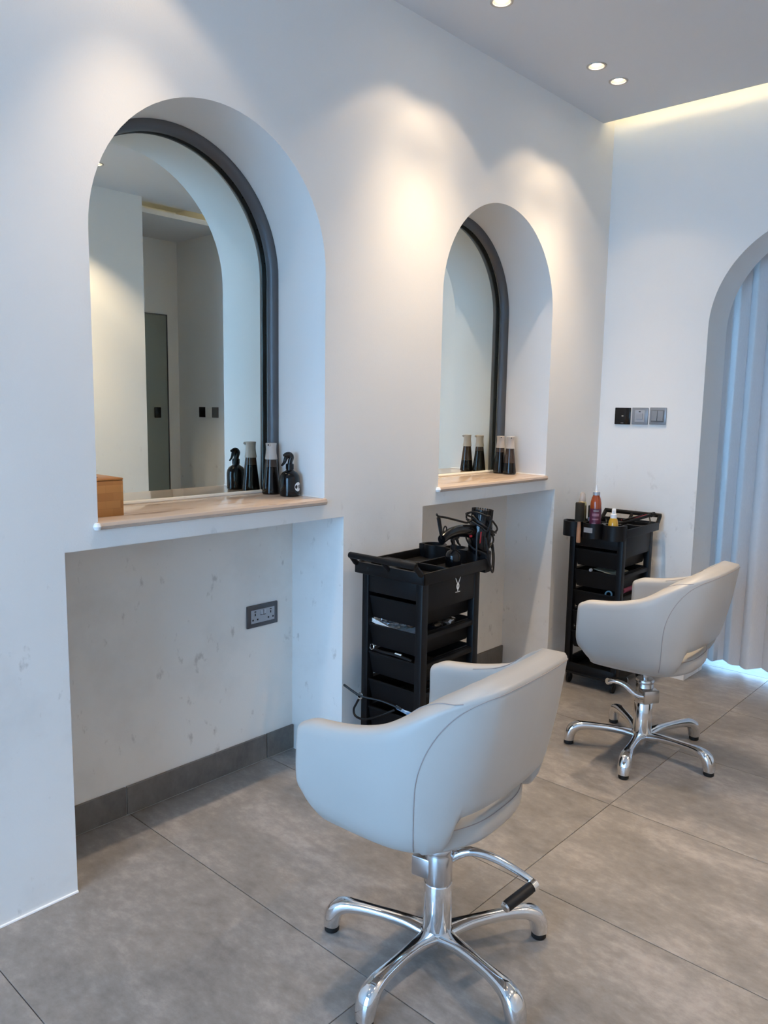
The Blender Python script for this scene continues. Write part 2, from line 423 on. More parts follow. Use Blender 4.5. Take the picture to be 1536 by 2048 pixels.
# small lobby behind the curtain, closed by a glazed front
b = NB(); bx(b, 0.10, 0.20, YB+DB, 5.1, 0, ZT); bx(b, 1.9, 2.0, YB+DB, 5.1, 0, ZT); bx(b, 0.20, 1.9, 5.0, 5.1, 2.5, ZT)
tag(ob('wall_lobby', b, 'wall_paint'), 'white lobby walls behind the grey curtain', 'wall', None, 'structure')
window('window_2', 0.20, 1.90, 0.0, 2.5, 5.05, 2, 'glazed front behind the grey curtain')
b = NB(); bx(b, -6, 9, -12, YF-0.1, -0.12, -0.02); bx(b, -6, 9, 5.1, 12, -0.12, -0.02)
tag(ob('ground', b, 'pavement'), 'pale paved ground outside the windows', 'ground', None, 'structure')

# ceiling with downlight holes; cove gap along the back wall
DL = [(0.285, 1.16), (0.285, 2.272), (0.285, 2.472), (0.289, 3.17), (0.290, 3.37), (2.07, 2.49), (2.07, 2.29), (2.07, 1.1), (0.285, 0.0), (2.07, -0.1), (1.2, -1.3)]  # closing entries, over and behind the viewer, are unseen lamps added for fill
HR = 0.032
b = NB()
outer = [(0.0, YF), (XO, YF), (XO, 3.07), (2.64, 3.07), (2.64, 3.802), (0.0, 3.802)]
holes = [[(x+HR*math.cos(2*PI*i/28), y+HR*math.sin(2*PI*i/28)) for i in range(28)] for x, y in DL]
holed_sheet(b, outer, holes, lambda x, y: (x, y, ZC))
bx(b, 0.0, 2.64, 3.790, 3.802, ZC+0.0002, ZC+0.022)
bx(b, 2.63, 2.64, 3.07, 3.802, ZC+0.0002, ZC+0.022)
tag(ob('ceiling', b, 'ceiling_paint'), 'flat grey-white suspended ceiling with a light cove at its edge', 'ceiling', None, 'structure')
b = NB(); bx(b, LX-0.12, 3.62, YF-0.12, 5.12, ZT, ZT+0.08); bx(b, 2.675, 3.5, 3.07, YB, 2.735, 2.77)
tag(ob('ceiling_slab', b, 'ceiling_paint'), 'upper ceiling slab above the light cove', 'ceiling', None, 'structure')

def strip(name, label, x0, x1, y0, y1):
    b = NB(); bx(b, x0, x1, y0, y1, ZC+0.024, ZC+0.036)
    return tag(ob(name, b, 'led_strip'), label, 'light strip', 'cove light strips')
strip('cove_light_strip', 'warm white light strip hidden in the cove along the curtain wall', 0.03, 2.59, 3.755, 3.775)
strip('cove_light_strip', 'warm white light strip above the alcove edge in the mirror', 2.595, 2.615, 3.12, 3.72)

dl_labels = ['recessed round downlight above the large mirror, out of view',
    'recessed downlight between the mirrors just above the picture', 'round downlight cut by the top edge of the picture',
    'left one of the two round downlights near the curtain wall', 'right one of the two round downlights, nearest the curtain wall',
    'downlight shining in the reflection of the large mirror', 'downlight beside the opposite wall, hidden from the mirror', 'downlight near the opposite wall beside the viewer',
    'added fill downlight over the near end of the mirror wall, out of view', 'added fill downlight directly above the viewer', 'added fill downlight behind the viewer near the shop window']
d0 = None; downs = []
for i, (x, y) in enumerate(DL):
    if d0 is None:
        d0 = thing('downlight', dl_labels[0], 'downlight', (x, y, ZC), 0, 'round ceiling downlights')
        b = NB(); lathe(b, [(HR, 0.002), (HR, -0.002), (0.036, -0.004), (0.041, -0.003), (0.042, 0.0), (HR, 0.002)], 32); ob('trim_ring', b, 'downlight_trim', d0)
        b = NB(); lathe(b, [(HR, 0.0), (0.030, 0.014), (0.024, 0.030), (0.0225, 0.046), (0.0, 0.046)], 28); ob('reflector', b, 'downlight_cone', d0)
        b = NB(); lathe(b, [(0.0, 0.001), (0.008, 0.002), (0.015, 0.005), (0.0185, 0.011), (0.0185, 0.040), (0.0, 0.040)], 24); ob('lamp', b, 'lamp_glow', d0)
        d = d0
    else:
        d = copy_thing(d0); d.location = (x, y, ZC); d['label'] = dl_labels[i]
    downs.append(d)
for d in downs:                       # the lamps' own light: a narrow beam and a weaker wide spill
    kb, ks = (1.3, 5.5) if (d.location.x > 1.5 and d.location.y > 2) else (1.0, 1.0)
    for nm, w, ang, bl in (('downlight_beam', BEAM_W*kb, 68, 0.9), ('downlight_spill', SPILL_W*ks, 100, 0.30)):
        l = bpy.data.lights.new(nm, 'SPOT'); l.energy = w; l.color = (1.0, 0.76, 0.50)
        l.spot_size = math.radians(ang); l.spot_blend = bl; l.shadow_soft_size = 0.018
        lo = bpy.data.objects.new(nm, l); COL.objects.link(lo); lo.parent = d; lo.location = (0, 0, -0.022)

# ------------------------------------------------------------------ mirrors and shelves
def mirror(c, label):
    t = thing('arched_mirror', label, 'mirror', (MX, c, SH), 0, 'arched niche mirrors')
    zz = lambda z: z-SH
    b = NB(); o = arch(0, AR-0.001, ZS-SH, 0.0, 48)
    loft(b, [[V(-0.004, y, z) for y, z in o], [V(0.0, y, z) for y, z in o]]); ob('mirror_glass', b, 'mirror', t)
    # dark metal profile round the edge, its back held a little off the glass
    b = NB(); sec = [(0.0, 0.044), (0.010, 0.0435), (0.020, 0.038), (0.027, 0.028), (0.030, 0.020), (0.0315, 0.015), (0.029, 0.012), (0.0, 0.012)]   # (in from the reveal, off the glass)
    rings = []
    for ang in [PI*i/48 for i in range(49)]:
        rings.append([V(d, (AR-0.0005-w)*math.cos(ang), ZS-SH+(AR-0.0005-w)*math.sin(ang)) for w, d in sec])
    first = [V(p.x, p.y, 0.002) for p in rings[0]]; last = [V(p.x, p.y, 0.002) for p in rings[-1]]
    loft(b, [first]+rings+[last]); fr = ob('frame', b, 'frame_metal', t)
    r0 = AR-0.015; hm = None
    spots = [(r0*math.cos(a), ZS-SH+r0*math.sin(a)) for a in [PI*k/22 for k in range(1, 22)]] + [(q*r0, z) for q in (1, -1) for z in (0.15, 0.37, 0.58)]
    for y, z in spots:
        if hm is None:
            b = NB(); lathe(b, [(0.0, 0.0005), (0.0024, 0.0005), (0.0024, -0.0005), (0.0, -0.0005)], 10, M=Matrix.Rotation(PI/2, 3, 'Y')); hm = mesh_of('screw_hole', b, 'black_hole')
        ob('screw_hole', hm, None, fr, (0.0118, y, z))
    return t
mirror(N1, 'large arched mirror with dark frame in the nearer wall niche')
mirror(N2, 'arched mirror with dark frame in the farther niche beside the curtain wall')
def shelf(c, label):
    t = thing('marble_shelf', label, 'shelf', (0, c, SH), 0, 'marble niche shelves')
    b = NB(); pr = [(MX, 0.0), (MX, -0.023), (0.004, -0.023), (0.011, -0.020), (0.0135, -0.0115), (0.011, -0.003), (0.004, 0.0)]
    w = AR+0.003
    loft(b, [[V(x, -w, z) for x, z in pr], [V(x, w, z) for x, z in pr]]); ob('slab', b, 'marble', t, sharp=25)
    b = NB(); tube(b, [(MX+0.004, -AR+0.01, 0.003), (MX+0.004, AR-0.01, 0.003)], 0.0075, 8); ob('back_sealant', b, 'sealant', t)
    b = NB(); tube(b, [(MX+0.01, AR-0.002, 0.001), (0.0, AR-0.002, 0.001)], 0.003, 6); ob('side_sealant', b, 'sealant_white', t)
    b = NB(); lathe(b, [(0, -0.012), (0.008, -0.009), (0.0115, 0.0), (0.008, 0.009), (0, 0.011)], 10, (0.006, -w-0.002, -0.012)); ob('end_sealant', b, 'sealant_white', t)
shelf(N1, 'beige marble shelf under the large mirror, holding the bamboo box')
shelf(N2, 'beige marble shelf under the farther mirror')

# ------------------------------------------------------------------ styling chairs
def lerp(a, b, t): return a+(b-a)*t
def sstep(a, b, x):
    t = max(0, min(1, (x-a)/(b-a))); return t*t*(3-2*t)
ZR = 0.422
KEYS = [ # base x, base y, top x, top y, top z   (arm front -> centre of the back)
 (0.205, 0.280, 0.200, 0.290, 0.668), (0.150, 0.284, 0.145, 0.292, 0.672), (0.080, 0.286, 0.080, 0.293, 0.680), (0.010, 0.286, 0.015, 0.293, 0.694),
 (-0.055, 0.280, -0.050, 0.286, 0.714), (-0.105, 0.262, -0.112, 0.266, 0.744), (-0.138, 0.232, -0.170, 0.234, 0.775), (-0.155, 0.195, -0.215, 0.200, 0.796),
 (-0.165, 0.150, -0.246, 0.156, 0.807), (-0.171, 0.100, -0.257, 0.104, 0.811), (-0.175, 0.050, -0.262, 0.052, 0.813), (-0.176, 0.0, -0.264, 0.0, 0.814)]
def half_stations(n=6):
    pts = cat([V(k[0], k[1], 0) for k in KEYS], n); tops = cat([V(k[2], k[3], k[4]) for k in KEYS], n)
    return list(zip(pts, tops))
def shell_stations():
    h = half_stations(); m = [(V(p.x, -p.y, 0), V(t.x, -t.y, t.z)) for p, t in h[:-1]][::-1]
    return h+m
TH = 0.052
def shell_surface():
    st = shell_stations(); n = len(st); nor = []
    for i in range(n):
        def tan(k): return (st[min(i+1, n-1)][k]-st[max(i-1, 0)][k]).xy.to_3d()
        o = []
        for k in (0, 1):
            t = tan(k).normalized(); o.append(V(t.y, -t.x, 0))      # inward normal, fixed below
        nor.append(o)
    for i in range(n):
        for k in (0, 1):
            c = V(0.05, 0, 0)-st[i][k].xy.to_3d()
            if nor[i][k].dot(c) < 0: nor[i][k] = -nor[i][k]
    return st, nor
ST, NO = shell_surface()
def zbot(i):
    p = ST[i][0]; ay = abs(p.y)
    z = ZR
    if p.x < -0.1: z += 0.085*(1-sstep(0.186, 0.206, ay))
    if p.x > 0.10: z += 0.044*max(0.0, (p.x-0.140)/0.065)**2
    return z
def ztop(i):
    p, t = ST[i]; z = t.z
    return z - 0.012*max(0, (p.x-0.165)/0.04)**2
def outer_pt(i, z, off=0.0):
    p, t = ST[i]; k = (z-ZR)/(t.z-ZR)
    q = lerp(p, t.xy.to_3d(), k); nv = lerp(NO[i][0], NO[i][1], k).normalized()
    bulge = 0.010*math.sin(PI*max(0, min(1, k))) - (0.030 if p.x > -0.12 else 0.018)*max(0, 1-(z-min(zbot(i), ZR+0.055))/0.06)**2
    q = q - nv*(bulge+off); q.z = z
    return q, nv
def th_at(i): return lerp(0.062, TH, sstep(-0.15, 0.0, ST[i][0].x))
TOP_SOFT = ((0.10, 0.0085), (0.28, 0.013), (0.5, 0.014), (0.72, 0.012), (0.92, 0.006))
TOP_CRISP = ((0.015, 0.006), (0.07, 0.0115), (0.5, 0.017), (0.90, 0.021), (0.985, 0.015))
def top_prof(i, k):            # arms are softly rounded, the back has a flat crisp band
    cr = 1-sstep(-0.15, 0.0, ST[i][0].x); k0 = int(min(3, math.floor(k))); f = k-k0
    (a, h), (a2, h2) = [tuple(lerp(T[k0][j], T[k0+1][j], f) for j in (0, 1)) for T in (TOP_SOFT, TOP_CRISP)]
    return lerp(a, a2, cr), lerp(h, h2, cr)
def top_pt(i, k):
    q, nv = outer_pt(i, ztop(i)-0.014); a, h = top_prof(i, k); q = q+nv*th_at(i)*a; q.z = ztop(i)-0.014+h+0.0004; return q
def outer_f(f, z, off):
    i = int(math.floor(f)); j = min(i+1, len(ST)-1); return lerp(outer_pt(i, z, off)[0], outer_pt(j, z, off)[0], f-i)
def shell_ring(i, shrink=0.0):
    zb, zt = zbot(i)+shrink*0.03, ztop(i)-shrink*0.02
    nz = 14; out = []; inn = []
    r = TH/2
    ring = []
    for k in range(nz):
        z = lerp(zb+0.012, zt-0.014, k/(nz-1)); q, nv = outer_pt(i, z); ring.append(q + nv*shrink*TH*0.5)
    qt, nv = outer_pt(i, zt-0.014)
    for k in range(5):
        a, hg = top_prof(i, k); q = qt + nv*th_at(i)*lerp(a, 0.5, shrink); q.z = zt-0.014+hg; ring.append(q)
    for k in range(nz):
        z = lerp(zt-0.018, zb+0.012, k/(nz-1)); q, nv2 = outer_pt(i, z); p = q + nv2*th_at(i)*lerp(1.0, 0.5, shrink); ring.append(p)
    qb, nv = outer_pt(i, zb+0.012)
    for a, hgt in ((0.85, 0.006), (0.5, 0.010), (0.15, 0.007)):
        q = qb + nv*th_at(i)*lerp(a, 0.5, shrink); q.z = zb+0.012-hgt; ring.append(q)
    return ring
def build_chair(label, base, rot, spokes, lever, slide=0.0):
    t = thing('salon_chair', label, 'chair', (base[0], base[1], 0), 0, 'white salon chairs')
    Mr = Matrix.Rotation(rot, 4, 'Z') @ Matrix.Translation((slide, 0, 0.3*slide))
    def rp(bm):
        bmesh.ops.transform(bm, matrix=Mr, verts=list(bm.verts)); return bm
    n = len(ST)
    rings = []
    for dx, s in ((0.018, 0.95), (0.0165, 0.62), (0.011, 0.28), (0.004, 0.06)):
        rings.append([p+V(dx, 0, 0) for p in shell_ring(0, s)])
    rings += [shell_ring(i) for i in range(n)]
    for dx, s in ((0.004, 0.06), (0.011, 0.28), (0.0165, 0.62), (0.018, 0.95)):
        rings.append([p+V(dx, 0, 0) for p in shell_ring(n-1, s)])
    b = NB(); loft(b, rings); sh = ob('shell', rp(b), 'leather', t, sharp=60)
    # stitched seams: outline of the back panel, and one across each arm top
    mid = n//2; iA = next(i for i in range(n) if ST[i][0].x < -0.098)
    pts = []
    idx = list(range(iA, mid+1))
    sz = [(float(iA), lerp(ZR+0.016, 0.63, k/16)) for k in range(17)]
    for j, i in enumerate(idx[1:]):
        sz.append((float(i), ztop(i)-0.012-0.085*math.exp(-(j+0.6)/4.0)))
    for _ in range(14):
        sz = [sz[0]]+[((sz[k-1][0]+2*sz[k][0]+sz[k+1][0])/4, (sz[k-1][1]+2*sz[k][1]+sz[k+1][1])/4) for k in range(1, len(sz)-1)]+[sz[-1]]
    pts = [outer_f(f, z, 0.0004) for f, z in sz]
    full = pts + [V(p.x, -p.y, p.z) for p in pts[:-1]][::-1]
    b = NB(); tube(b, full, 0.0013, 6); ob('seam', rp(b), 'seam_thread', sh)
    for s in (1, -1):
        iJ = iA+9; P = [top_pt(iJ-m_, k_) for m_, k_ in ((0, 0.1), (2, 1.0), (5, 2.0), (9, 3.0), (14, 3.6), (20, 3.9), (26, 4.0))]
        P = [V(p.x, p.y*s, p.z) for p in P]
        b = NB(); tube(b, cat(P, 6), 0.0012, 6); ob('seam', rp(b), 'seam_thread', sh)
    # seat cushion, rear edge bulging out below the slot
    def seat_outline(ins):
        pl = [(0.200-ins, 0.12), (0.195-ins, 0.19), (0.17-ins*0.5, 0.228-ins), (0.05, 0.232-ins), (-0.06, 0.222-ins), (-0.100+ins*0.5, 0.203-ins), (-0.133+ins, 0.17-ins*0.5), (-0.160+ins, 0.11), (-0.171+ins, 0.05)]
        full = pl + [(x, -y) for x, y in pl[::-1]]
        return [V(p.x, p.y, 0) for p in cat([V(x, y, 0) for x, y in full], 4, True)]
    b = NB(); rr = []
    for z, ins in ((0.400, 0.035), (0.402, 0.020), (0.409, 0.007), (0.420, 0.001), (0.445, 0.0), (0.458, 0.003), (0.467, 0.012), (0.471, 0.028)):
        rr.append([V(p.x, p.y, z) for p in seat_outline(ins)])
    for z, k in ((0.4745, 0.75), (0.477, 0.45), (0.478, 0.15)): rr.append([V(0.02+(p.x-0.02)*k, p.y*k, z) for p in seat_outline(0.028)])
    loft(b, rr); st = ob('seat', rp(b), 'leather', t, sharp=60)
    b = NB(); tube(b, [V(p.x, p.y, 0.4585) for p in seat_outline(0.0025)], 0.0012, 6, True); ob('seam', rp(b), 'seam_thread', st)
    b = NB(); box(b, (0.02, 0, 0.391), (0.20, 0.16, 0.018), None, 0.003); box(b, (0.02, 0, 0.376), (0.10, 0.09, 0.014), None, 0.002); ob('seat_plate', rp(b), 'brushed_steel', t)
    # hydraulic column
    b = NB(); lathe(b, [(0, 0.03), (0.017, 0.03), (0.0185, 0.034), (0.0185, 0.075), (0.036, 0.080), (0.0365, 0.085), (0.0365, 0.205), (0.035, 0.208), (0, 0.208)], 40); col = ob('column', b, 'chrome', t)
    b = NB(); lathe(b, [(0.034, 0.208), (0.0345, 0.212), (0.0345, 0.280), (0.033, 0.283), (0.033, 0.290), (0.036, 0.293), (0.036, 0.302), (0.033, 0.306), (0.014, 0.306), (0.014, 0.375), (0, 0.375)], 40); ob('piston_sleeve', b, 'brushed_steel', t)
    # five-star base with arched legs
    b = NB(); lathe(b, [(0, 0.055), (0.03, 0.055), (0.042, 0.062), (0.044, 0.074), (0.040, 0.084), (0, 0.086)], 40); hub = ob('hub', b, 'chrome', t)
    pr = [(0.020, 0.070), (0.045, 0.073), (0.08, 0.078), (0.12, 0.081), (0.17, 0.083), (0.215, 0.083), (0.250, 0.079), (0.272, 0.067), (0.283, 0.045), (0.287, 0.017)]
    rad = [(0.030, 0.013), (0.025, 0.0135), (0.0195, 0.014), (0.0165, 0.014), (0.0155, 0.014), (0.0175, 0.0155), (0.0215, 0.0185), (0.0245, 0.0215), (0.0245, 0.022), (0.021, 0.0205)]
    cp = cat([V(r, 0, z) for r, z in pr], 4); cr = cat([V(a, c, 0) for a, c in rad], 4)
    b = NB(); tube(b, cp, [(q.x, q.y) for q in cr], 16, up=(0, 1, 0)) if False else None
    rings = []
    for i, p in enumerate(cp):
        tg = (cp[min(i+1, len(cp)-1)]-cp[max(i-1, 0)]).normalized(); s = V(0, 1, 0); u = V(-tg.z, 0, tg.x)
        if i == len(cp)-1: u = V(1, 0, 0)
        ring = []
        for k in range(18):
            a = 2*PI*k/18; ca, sa = math.cos(a), math.sin(a)
            e = 0.75
            ring.append(p + s*cr[i].x*math.copysign(abs(ca)**e, ca) + u*cr[i].y*math.copysign(abs(sa)**e, sa))
        rings.append(ring)
    loft(b, rings); legm = mesh_of('leg', b, 'chrome', 50)
    b = NB(); lathe(b, [(0, 0), (0.017, 0), (0.0195, 0.003), (0.0195, 0.018), (0, 0.018)], 20); footm = mesh_of('glide', b, 'rubber')
    for k in range(5):
        a = math.radians(spokes+72*k)
        lg = ob('leg', legm, None, t, None, (0, 0, a)); ob('glide', footm, None, lg, (0.287, 0, 0))
    # pump lever with clamp box and rubber grip
    b = NB(); a = math.radians(lever['box']); cen = V(0.034*math.cos(a), 0.034*math.sin(a), 0.246)
    box(b, cen, (0.052, 0.066, 0.052), Matrix.Rotation(a, 3, 'Z'), 0.004); ob('lever_clamp', b, 'brushed_steel', t)
    b = NB(); lp = cat(lever['path'], 8); tube(b, lp, [0.0125-0.0045*i/(len(lp)-1) for i in range(len(lp))], 14); lv = ob('lever', b, 'chrome', t)
    g0, g1 = V(*lever['grip'][0]), V(*lever['grip'][1]); gd = (g1-g0).normalized()
    b = NB(); tube(b, [g0, g0+gd*0.006, g1-gd*0.006, g1], [0.0125, 0.0135, 0.0135, 0.0125], 16); ob('grip', b, 'rubber', lv)
    b = NB(); tube(b, [g0-gd*0.016, g0-gd*0.001], 0.0135, 16); ob('grip_end', b, 'chrome', lv)
    b = NB(); tube(b, [g1+gd*0.0005, g1+gd*0.005], [0.013, 0.011], 16); ob('grip_end', b, 'chrome', lv)
    return t
build_chair('white leather salon chair closest to the viewer, in front of the large mirror', (0.9008, 1.4434), PI+math.radians(4.3), -157.2,
    {'box': 190, 'path': [(0.015, 0.02, 0.262), (0.06, 0.04, 0.292), (0.11, 0.07, 0.285), (0.17, 0.10, 0.258), (0.205, 0.115, 0.238)], 'grip': [(0.205, 0.100, 0.234), (0.187, 0.020, 0.214)]})
build_chair('white leather salon chair farther away, beside the grey curtain', (0.7487, 2.970), PI+math.radians(3.0), -150.0,
    {'box': -35, 'path': [(0.02, -0.045, 0.245), (-0.01, -0.060, 0.252), (-0.05, -0.072, 0.283), (-0.085, -0.080, 0.292), (-0.115, -0.085, 0.284)], 'grip': [(-0.115, -0.068, 0.282), (-0.090, 0.015, 0.272)]}, -0.040)

# ------------------------------------------------------------------ trolleys
def build_trolley(label, loc, rotz, emblem):
    t = thing('salon_trolley', label, 'trolley', loc, rotz, 'black salon trolleys')
    HX, HY = 0.140, 0.175
    pw, pl = 0.030, 0.036
    b = NB(); box(b, (0, 0, 0), (pw, pl, 0.72), None, 0.004, 2); pm = mesh_of('post', b, 'trolley_plastic')
    for sx in (1, -1):
        for sy in (1, -1): ob('post', pm, None, t, (sx*(HX-pw/2), sy*(HY-pl/2), 0.42))
    for sx in (1, -1):
        b = NB(); bx(b, sx*(HX-0.012), sx*(HX-0.002), -HY+0.02, HY-0.02, 0.672, 0.782, 0.002); p = ob('side_panel', b, 'trolley_plastic', t)
        if sx == 1 and emblem:
            # long-eared emblem with a line of lettering under it
            x = HX-0.0012; oy, oz = 0.035, 0.735
            b = NB()
            el = [V(x, oy+0.0085*math.cos(2*PI*k/20), oz+0.0125*math.sin(2*PI*k/20)) for k in range(20)]
            loft(b, [el, [q+V(-0.002, 0, 0) for q in el]])
            for s in (1, -1):
                ea = [V(x, oy+s*0.0015, oz+0.011), V(x, oy+s*0.012, oz+0.030), V(x, oy+s*0.016, oz+0.033), V(x, oy+s*0.0145, oz+0.027), V(x, oy+s*0.005, oz+0.011)]
                loft(b, [ea, [q+V(-0.002, 0, 0) for q in ea]])
            bx(b, x-0.002, x, oy-0.014, oy+0.014, oz-0.022, oz-0.0195)
            bx(b, x-0.002, x, oy-0.002, oy+0.002, oz-0.018, oz-0.012)
            em = ob('emblem', b, 'print_white', p, label='white long-eared emblem')
            b = NB(); el = [V(x+0.0006, oy+0.003*math.cos(2*PI*k/14), oz+0.005*math.sin(2*PI*k/14)) for k in range(14)]
            loft(b, [el, [q+V(-0.001, 0, 0) for q in el]]); ob('emblem_centre', b, 'print_grey', p)
    for sy in (1, -1):
        b = NB(); bx(b, -HX+0.02, HX-0.02, sy*(HY-0.014), sy*(HY-0.004), 0.710, 0.782, 0.002); ob('end_panel', b, 'trolley_plastic', t)
    # five pull-out drawers on side rails
    def drawer_mesh():
        b = NB(); w, l, h, th = 0.112, 0.163, 0.084, 0.0025
        def rect(x, y, z): return [V(x, y, z), V(-x, y, z), V(-x, -y, z), V(x, -y, z)]
        k = 0.93
        rings = [rect(w*k*0.97, l*k*0.99, -h), rect(w*k, l*k, -h+0.006), rect(w, l, -0.008), rect(w+0.006, l+0.004, -0.007), rect(w+0.006, l+0.004, 0.0), rect(w-th, l-th, 0.0), rect(w*k-th, l*k-th, -h+th)]
        loft(b, rings); return mesh_of('drawer', b, 'drawer_plastic', 30)
    dm = drawer_mesh()
    b = NB(); box(b, (0, 0, 0), (0.018, 2*HY-0.06, 0.020), None, 0.002); rm = mesh_of('rail', b, 'trolley_plastic')
    for k in range(5):
        z = 0.695-0.105*k
        d = ob('drawer', dm, None, t, (0, 0, z))
        for s in (1, -1): ob('rail', rm, None, t, (s*(HX-0.012), 0, z-0.012))
    b = NB(); bx(b, -HX, HX, -HY, HY, 0.058, 0.072, 0.003)
    for s in (1, -1): bx(b, s*(HX-0.012), s*HX, -HY, HY, 0.07, 0.125, 0.002); bx(b, -HX, HX, s*(HY-0.012), s*HY, 0.07, 0.11, 0.002)
    ob('base_tray', b, 'trolley_plastic', t)
    b = NB(); tube(b, [(-HX+0.02, HY+0.006, 0.062), (HX-0.02, HY+0.006, 0.062)], 0.006, 8); ob('base_rail', b, 'trolley_plastic', t)
    b = NB(); tube(b, [(-0.007, 0, 0.024), (0.007, 0, 0.024)], 0.024, 18); box(b, (0, 0.004, 0.045), (0.022, 0.018, 0.028), None, 0.002); cm = mesh_of('caster', b, 'rubber')
    for sx in (1, -1):
        for sy in (1, -1): ob('caster', cm, None, t, (sx*(HX-0.022), sy*(HY-0.022), 0))
    # top tray with compartments, bowl ring, cups and push handle
    TX, TY0, TY1 = 0.160, -0.195, 0.190
    b = NB()
    bx(b, -TX+0.004, TX-0.004, TY0+0.004, TY1, 0.780, 0.786)
    for s in (1, -1): bx(b, s*(TX-0.008), s*TX, TY0, TY1, 0.776, 0.818, 0.003)
    bx(b, -TX, TX, TY0, TY0+0.012, 0.776, 0.818, 0.003); bx(b, -TX, TX, TY1-0.008, TY1, 0.776, 0.826, 0.002)
    bx(b, -0.004, 0.004, TY0+0.010, TY1-0.006, 0.784, 0.812, 0.0015); bx(b, -TX+0.006, TX-0.006, -0.030, -0.022, 0.784, 0.812, 0.0015)
    tray = ob('top_tray', b, 'trolley_plastic', t)
    b = NB()          # plate with a round bowl opening, left of the handle
    x0, x1, y0, y1 = -TX+0.007, -0.003, TY0+0.011, -0.028
    cx, cy, cr = (x0+x1)/2, (y0+y1)/2, 0.062
    sq = []; 
    for k in range(32):
        a = 2*PI*k/32; ca, sa = math.cos(a), math.sin(a); m = max(abs(ca)/((x1-x0)/2), abs(sa)/((y1-y0)/2)); sq.append((cx+ca/m, cy+sa/m))
    circ = [(cx+cr*math.cos(2*PI*k/32), cy+cr*math.sin(2*PI*k/32)) for k in range(32)]
    loft(b, [[V(x, y, 0.806) for x, y in sq], [V(x, y, 0.811) for x, y in sq], [V(x, y, 0.811) for x, y in circ], [V(x, y, 0.788) for x, y in circ], [V(x, y, 0.788) for x, y in [(cx+(x_-cx)*0.98, cy+(y_-cy)*0.98) for x_, y_ in circ]]], caps=False)
    ob('bowl_ring', b, 'trolley_plastic', t)
    # holder block at the far end: one moulding with three round wells and a lobed front
    b = NB(); wells = (-0.104, 0.0, 0.104); lob = []
    for k in range(61):
        x = lerp(0.158, -0.158, k/60); lob.append((x, 0.205+max(math.sqrt(max(0.0, 0.0525**2-(x-c)**2)) for c in wells)*0.95))
    outl = lob+[(-0.158, 0.180), (0.158, 0.180)]
    holed_sheet(b, outl, [[(c+0.040*math.cos(2*PI*i/24), 0.207+0.040*math.sin(2*PI*i/24)) for i in range(24)] for c in wells], lambda x, y: (x, y, 0.838))
    loft(b, [[V(x, y, 0.765) for x, y in outl], [V(x, y, 0.836) for x, y in outl], [V(x, y, 0.838) for x, y in outl]], caps=False)
    b.faces.new([b.verts.new((x, y, 0.765)) for x, y in outl])
    for c in wells: lathe(b, [(0.040, 0.838), (0.0397, 0.770), (0, 0.770)], 24, (c, 0.207, 0))
    bmesh.ops.remove_doubles(b, verts=list(b.verts), dist=1e-5)
    ob('cup_holder', b, 'trolley_plastic', t, sharp=45)
    b = NB()
    for s in (1, -1): tube(b, [(s*0.150, TY0+0.03, 0.800), (s*0.150, TY0-0.005, 0.815), (s*0.147, TY0-0.034, 0.846)], 0.0105, 8, flat=0.8)
    tube(b, [(-0.152, TY0-0.034, 0.846), (0.152, TY0-0.034, 0.846)], 0.0115, 10)
    tube(b, [(0, TY0+0.005, 0.808), (0, TY0-0.032, 0.843)], 0.009, 8)
    ob('handle', b, 'trolley_plastic', t)
    return t
T1 = (0.205, 2.200, 0); T2 = (0.245, 3.645, 0)
tr1 = build_trolley('black plastic trolley with hair dryer on top, between the two mirrors', T1, math.radians(1.5), True)
tr2 = build_trolley('black plastic trolley crowded with hair products, in the far corner', T2, PI+math.radians(1.0), False)

# ------------------------------------------------------------------ bottles
def cone_bottle(label, loc, rotz, level):
    t = thing('pump_bottle', label, 'bottle', loc, rotz, 'tapered pump bottles')
    b = NB(); lathe(b, [(0, 0), (0.030, 0), (0.0335, 0.003), (0.034, 0.008), (lerp(0.034, 0.0205, level), lerp(0.008, 0.124, level))], 32); ob('filled_glass', b, 'dark_glass', t)
    b = NB(); lathe(b, [(lerp(0.034, 0.0205, level), lerp(0.008, 0.124, level)), (0.0205, 0.124), (0.020, 0.128), (0, 0.128)], 32); ob('empty_glass', b, 'smoke_glass', t)
    b = NB(); lathe(b, [(0.0225, 0.128), (0.0225, 0.131), (0.0195, 0.150), (0.0185, 0.165), (0.0195, 0.180), (0.0205, 0.185), (0.019, 0.187), (0, 0.187)], 32); cp = ob('pump_collar', b, 'beige_plastic', t)
    b = NB(); box(b, (0.020, 0, 0.181), (0.012, 0.012, 0.011), None, 0.0025); ob('spout', b, 'beige_plastic', cp)
    b = NB(); lathe(b, [(0, 0), (0.0028, 0), (0.0028, 0.0012), (0, 0.0012)], 12, M=Matrix.Rotation(PI/2, 3, 'Y'), o=(0.0255, 0, 0.181)); ob('spout_hole', b, 'black_hole', cp)
    return t
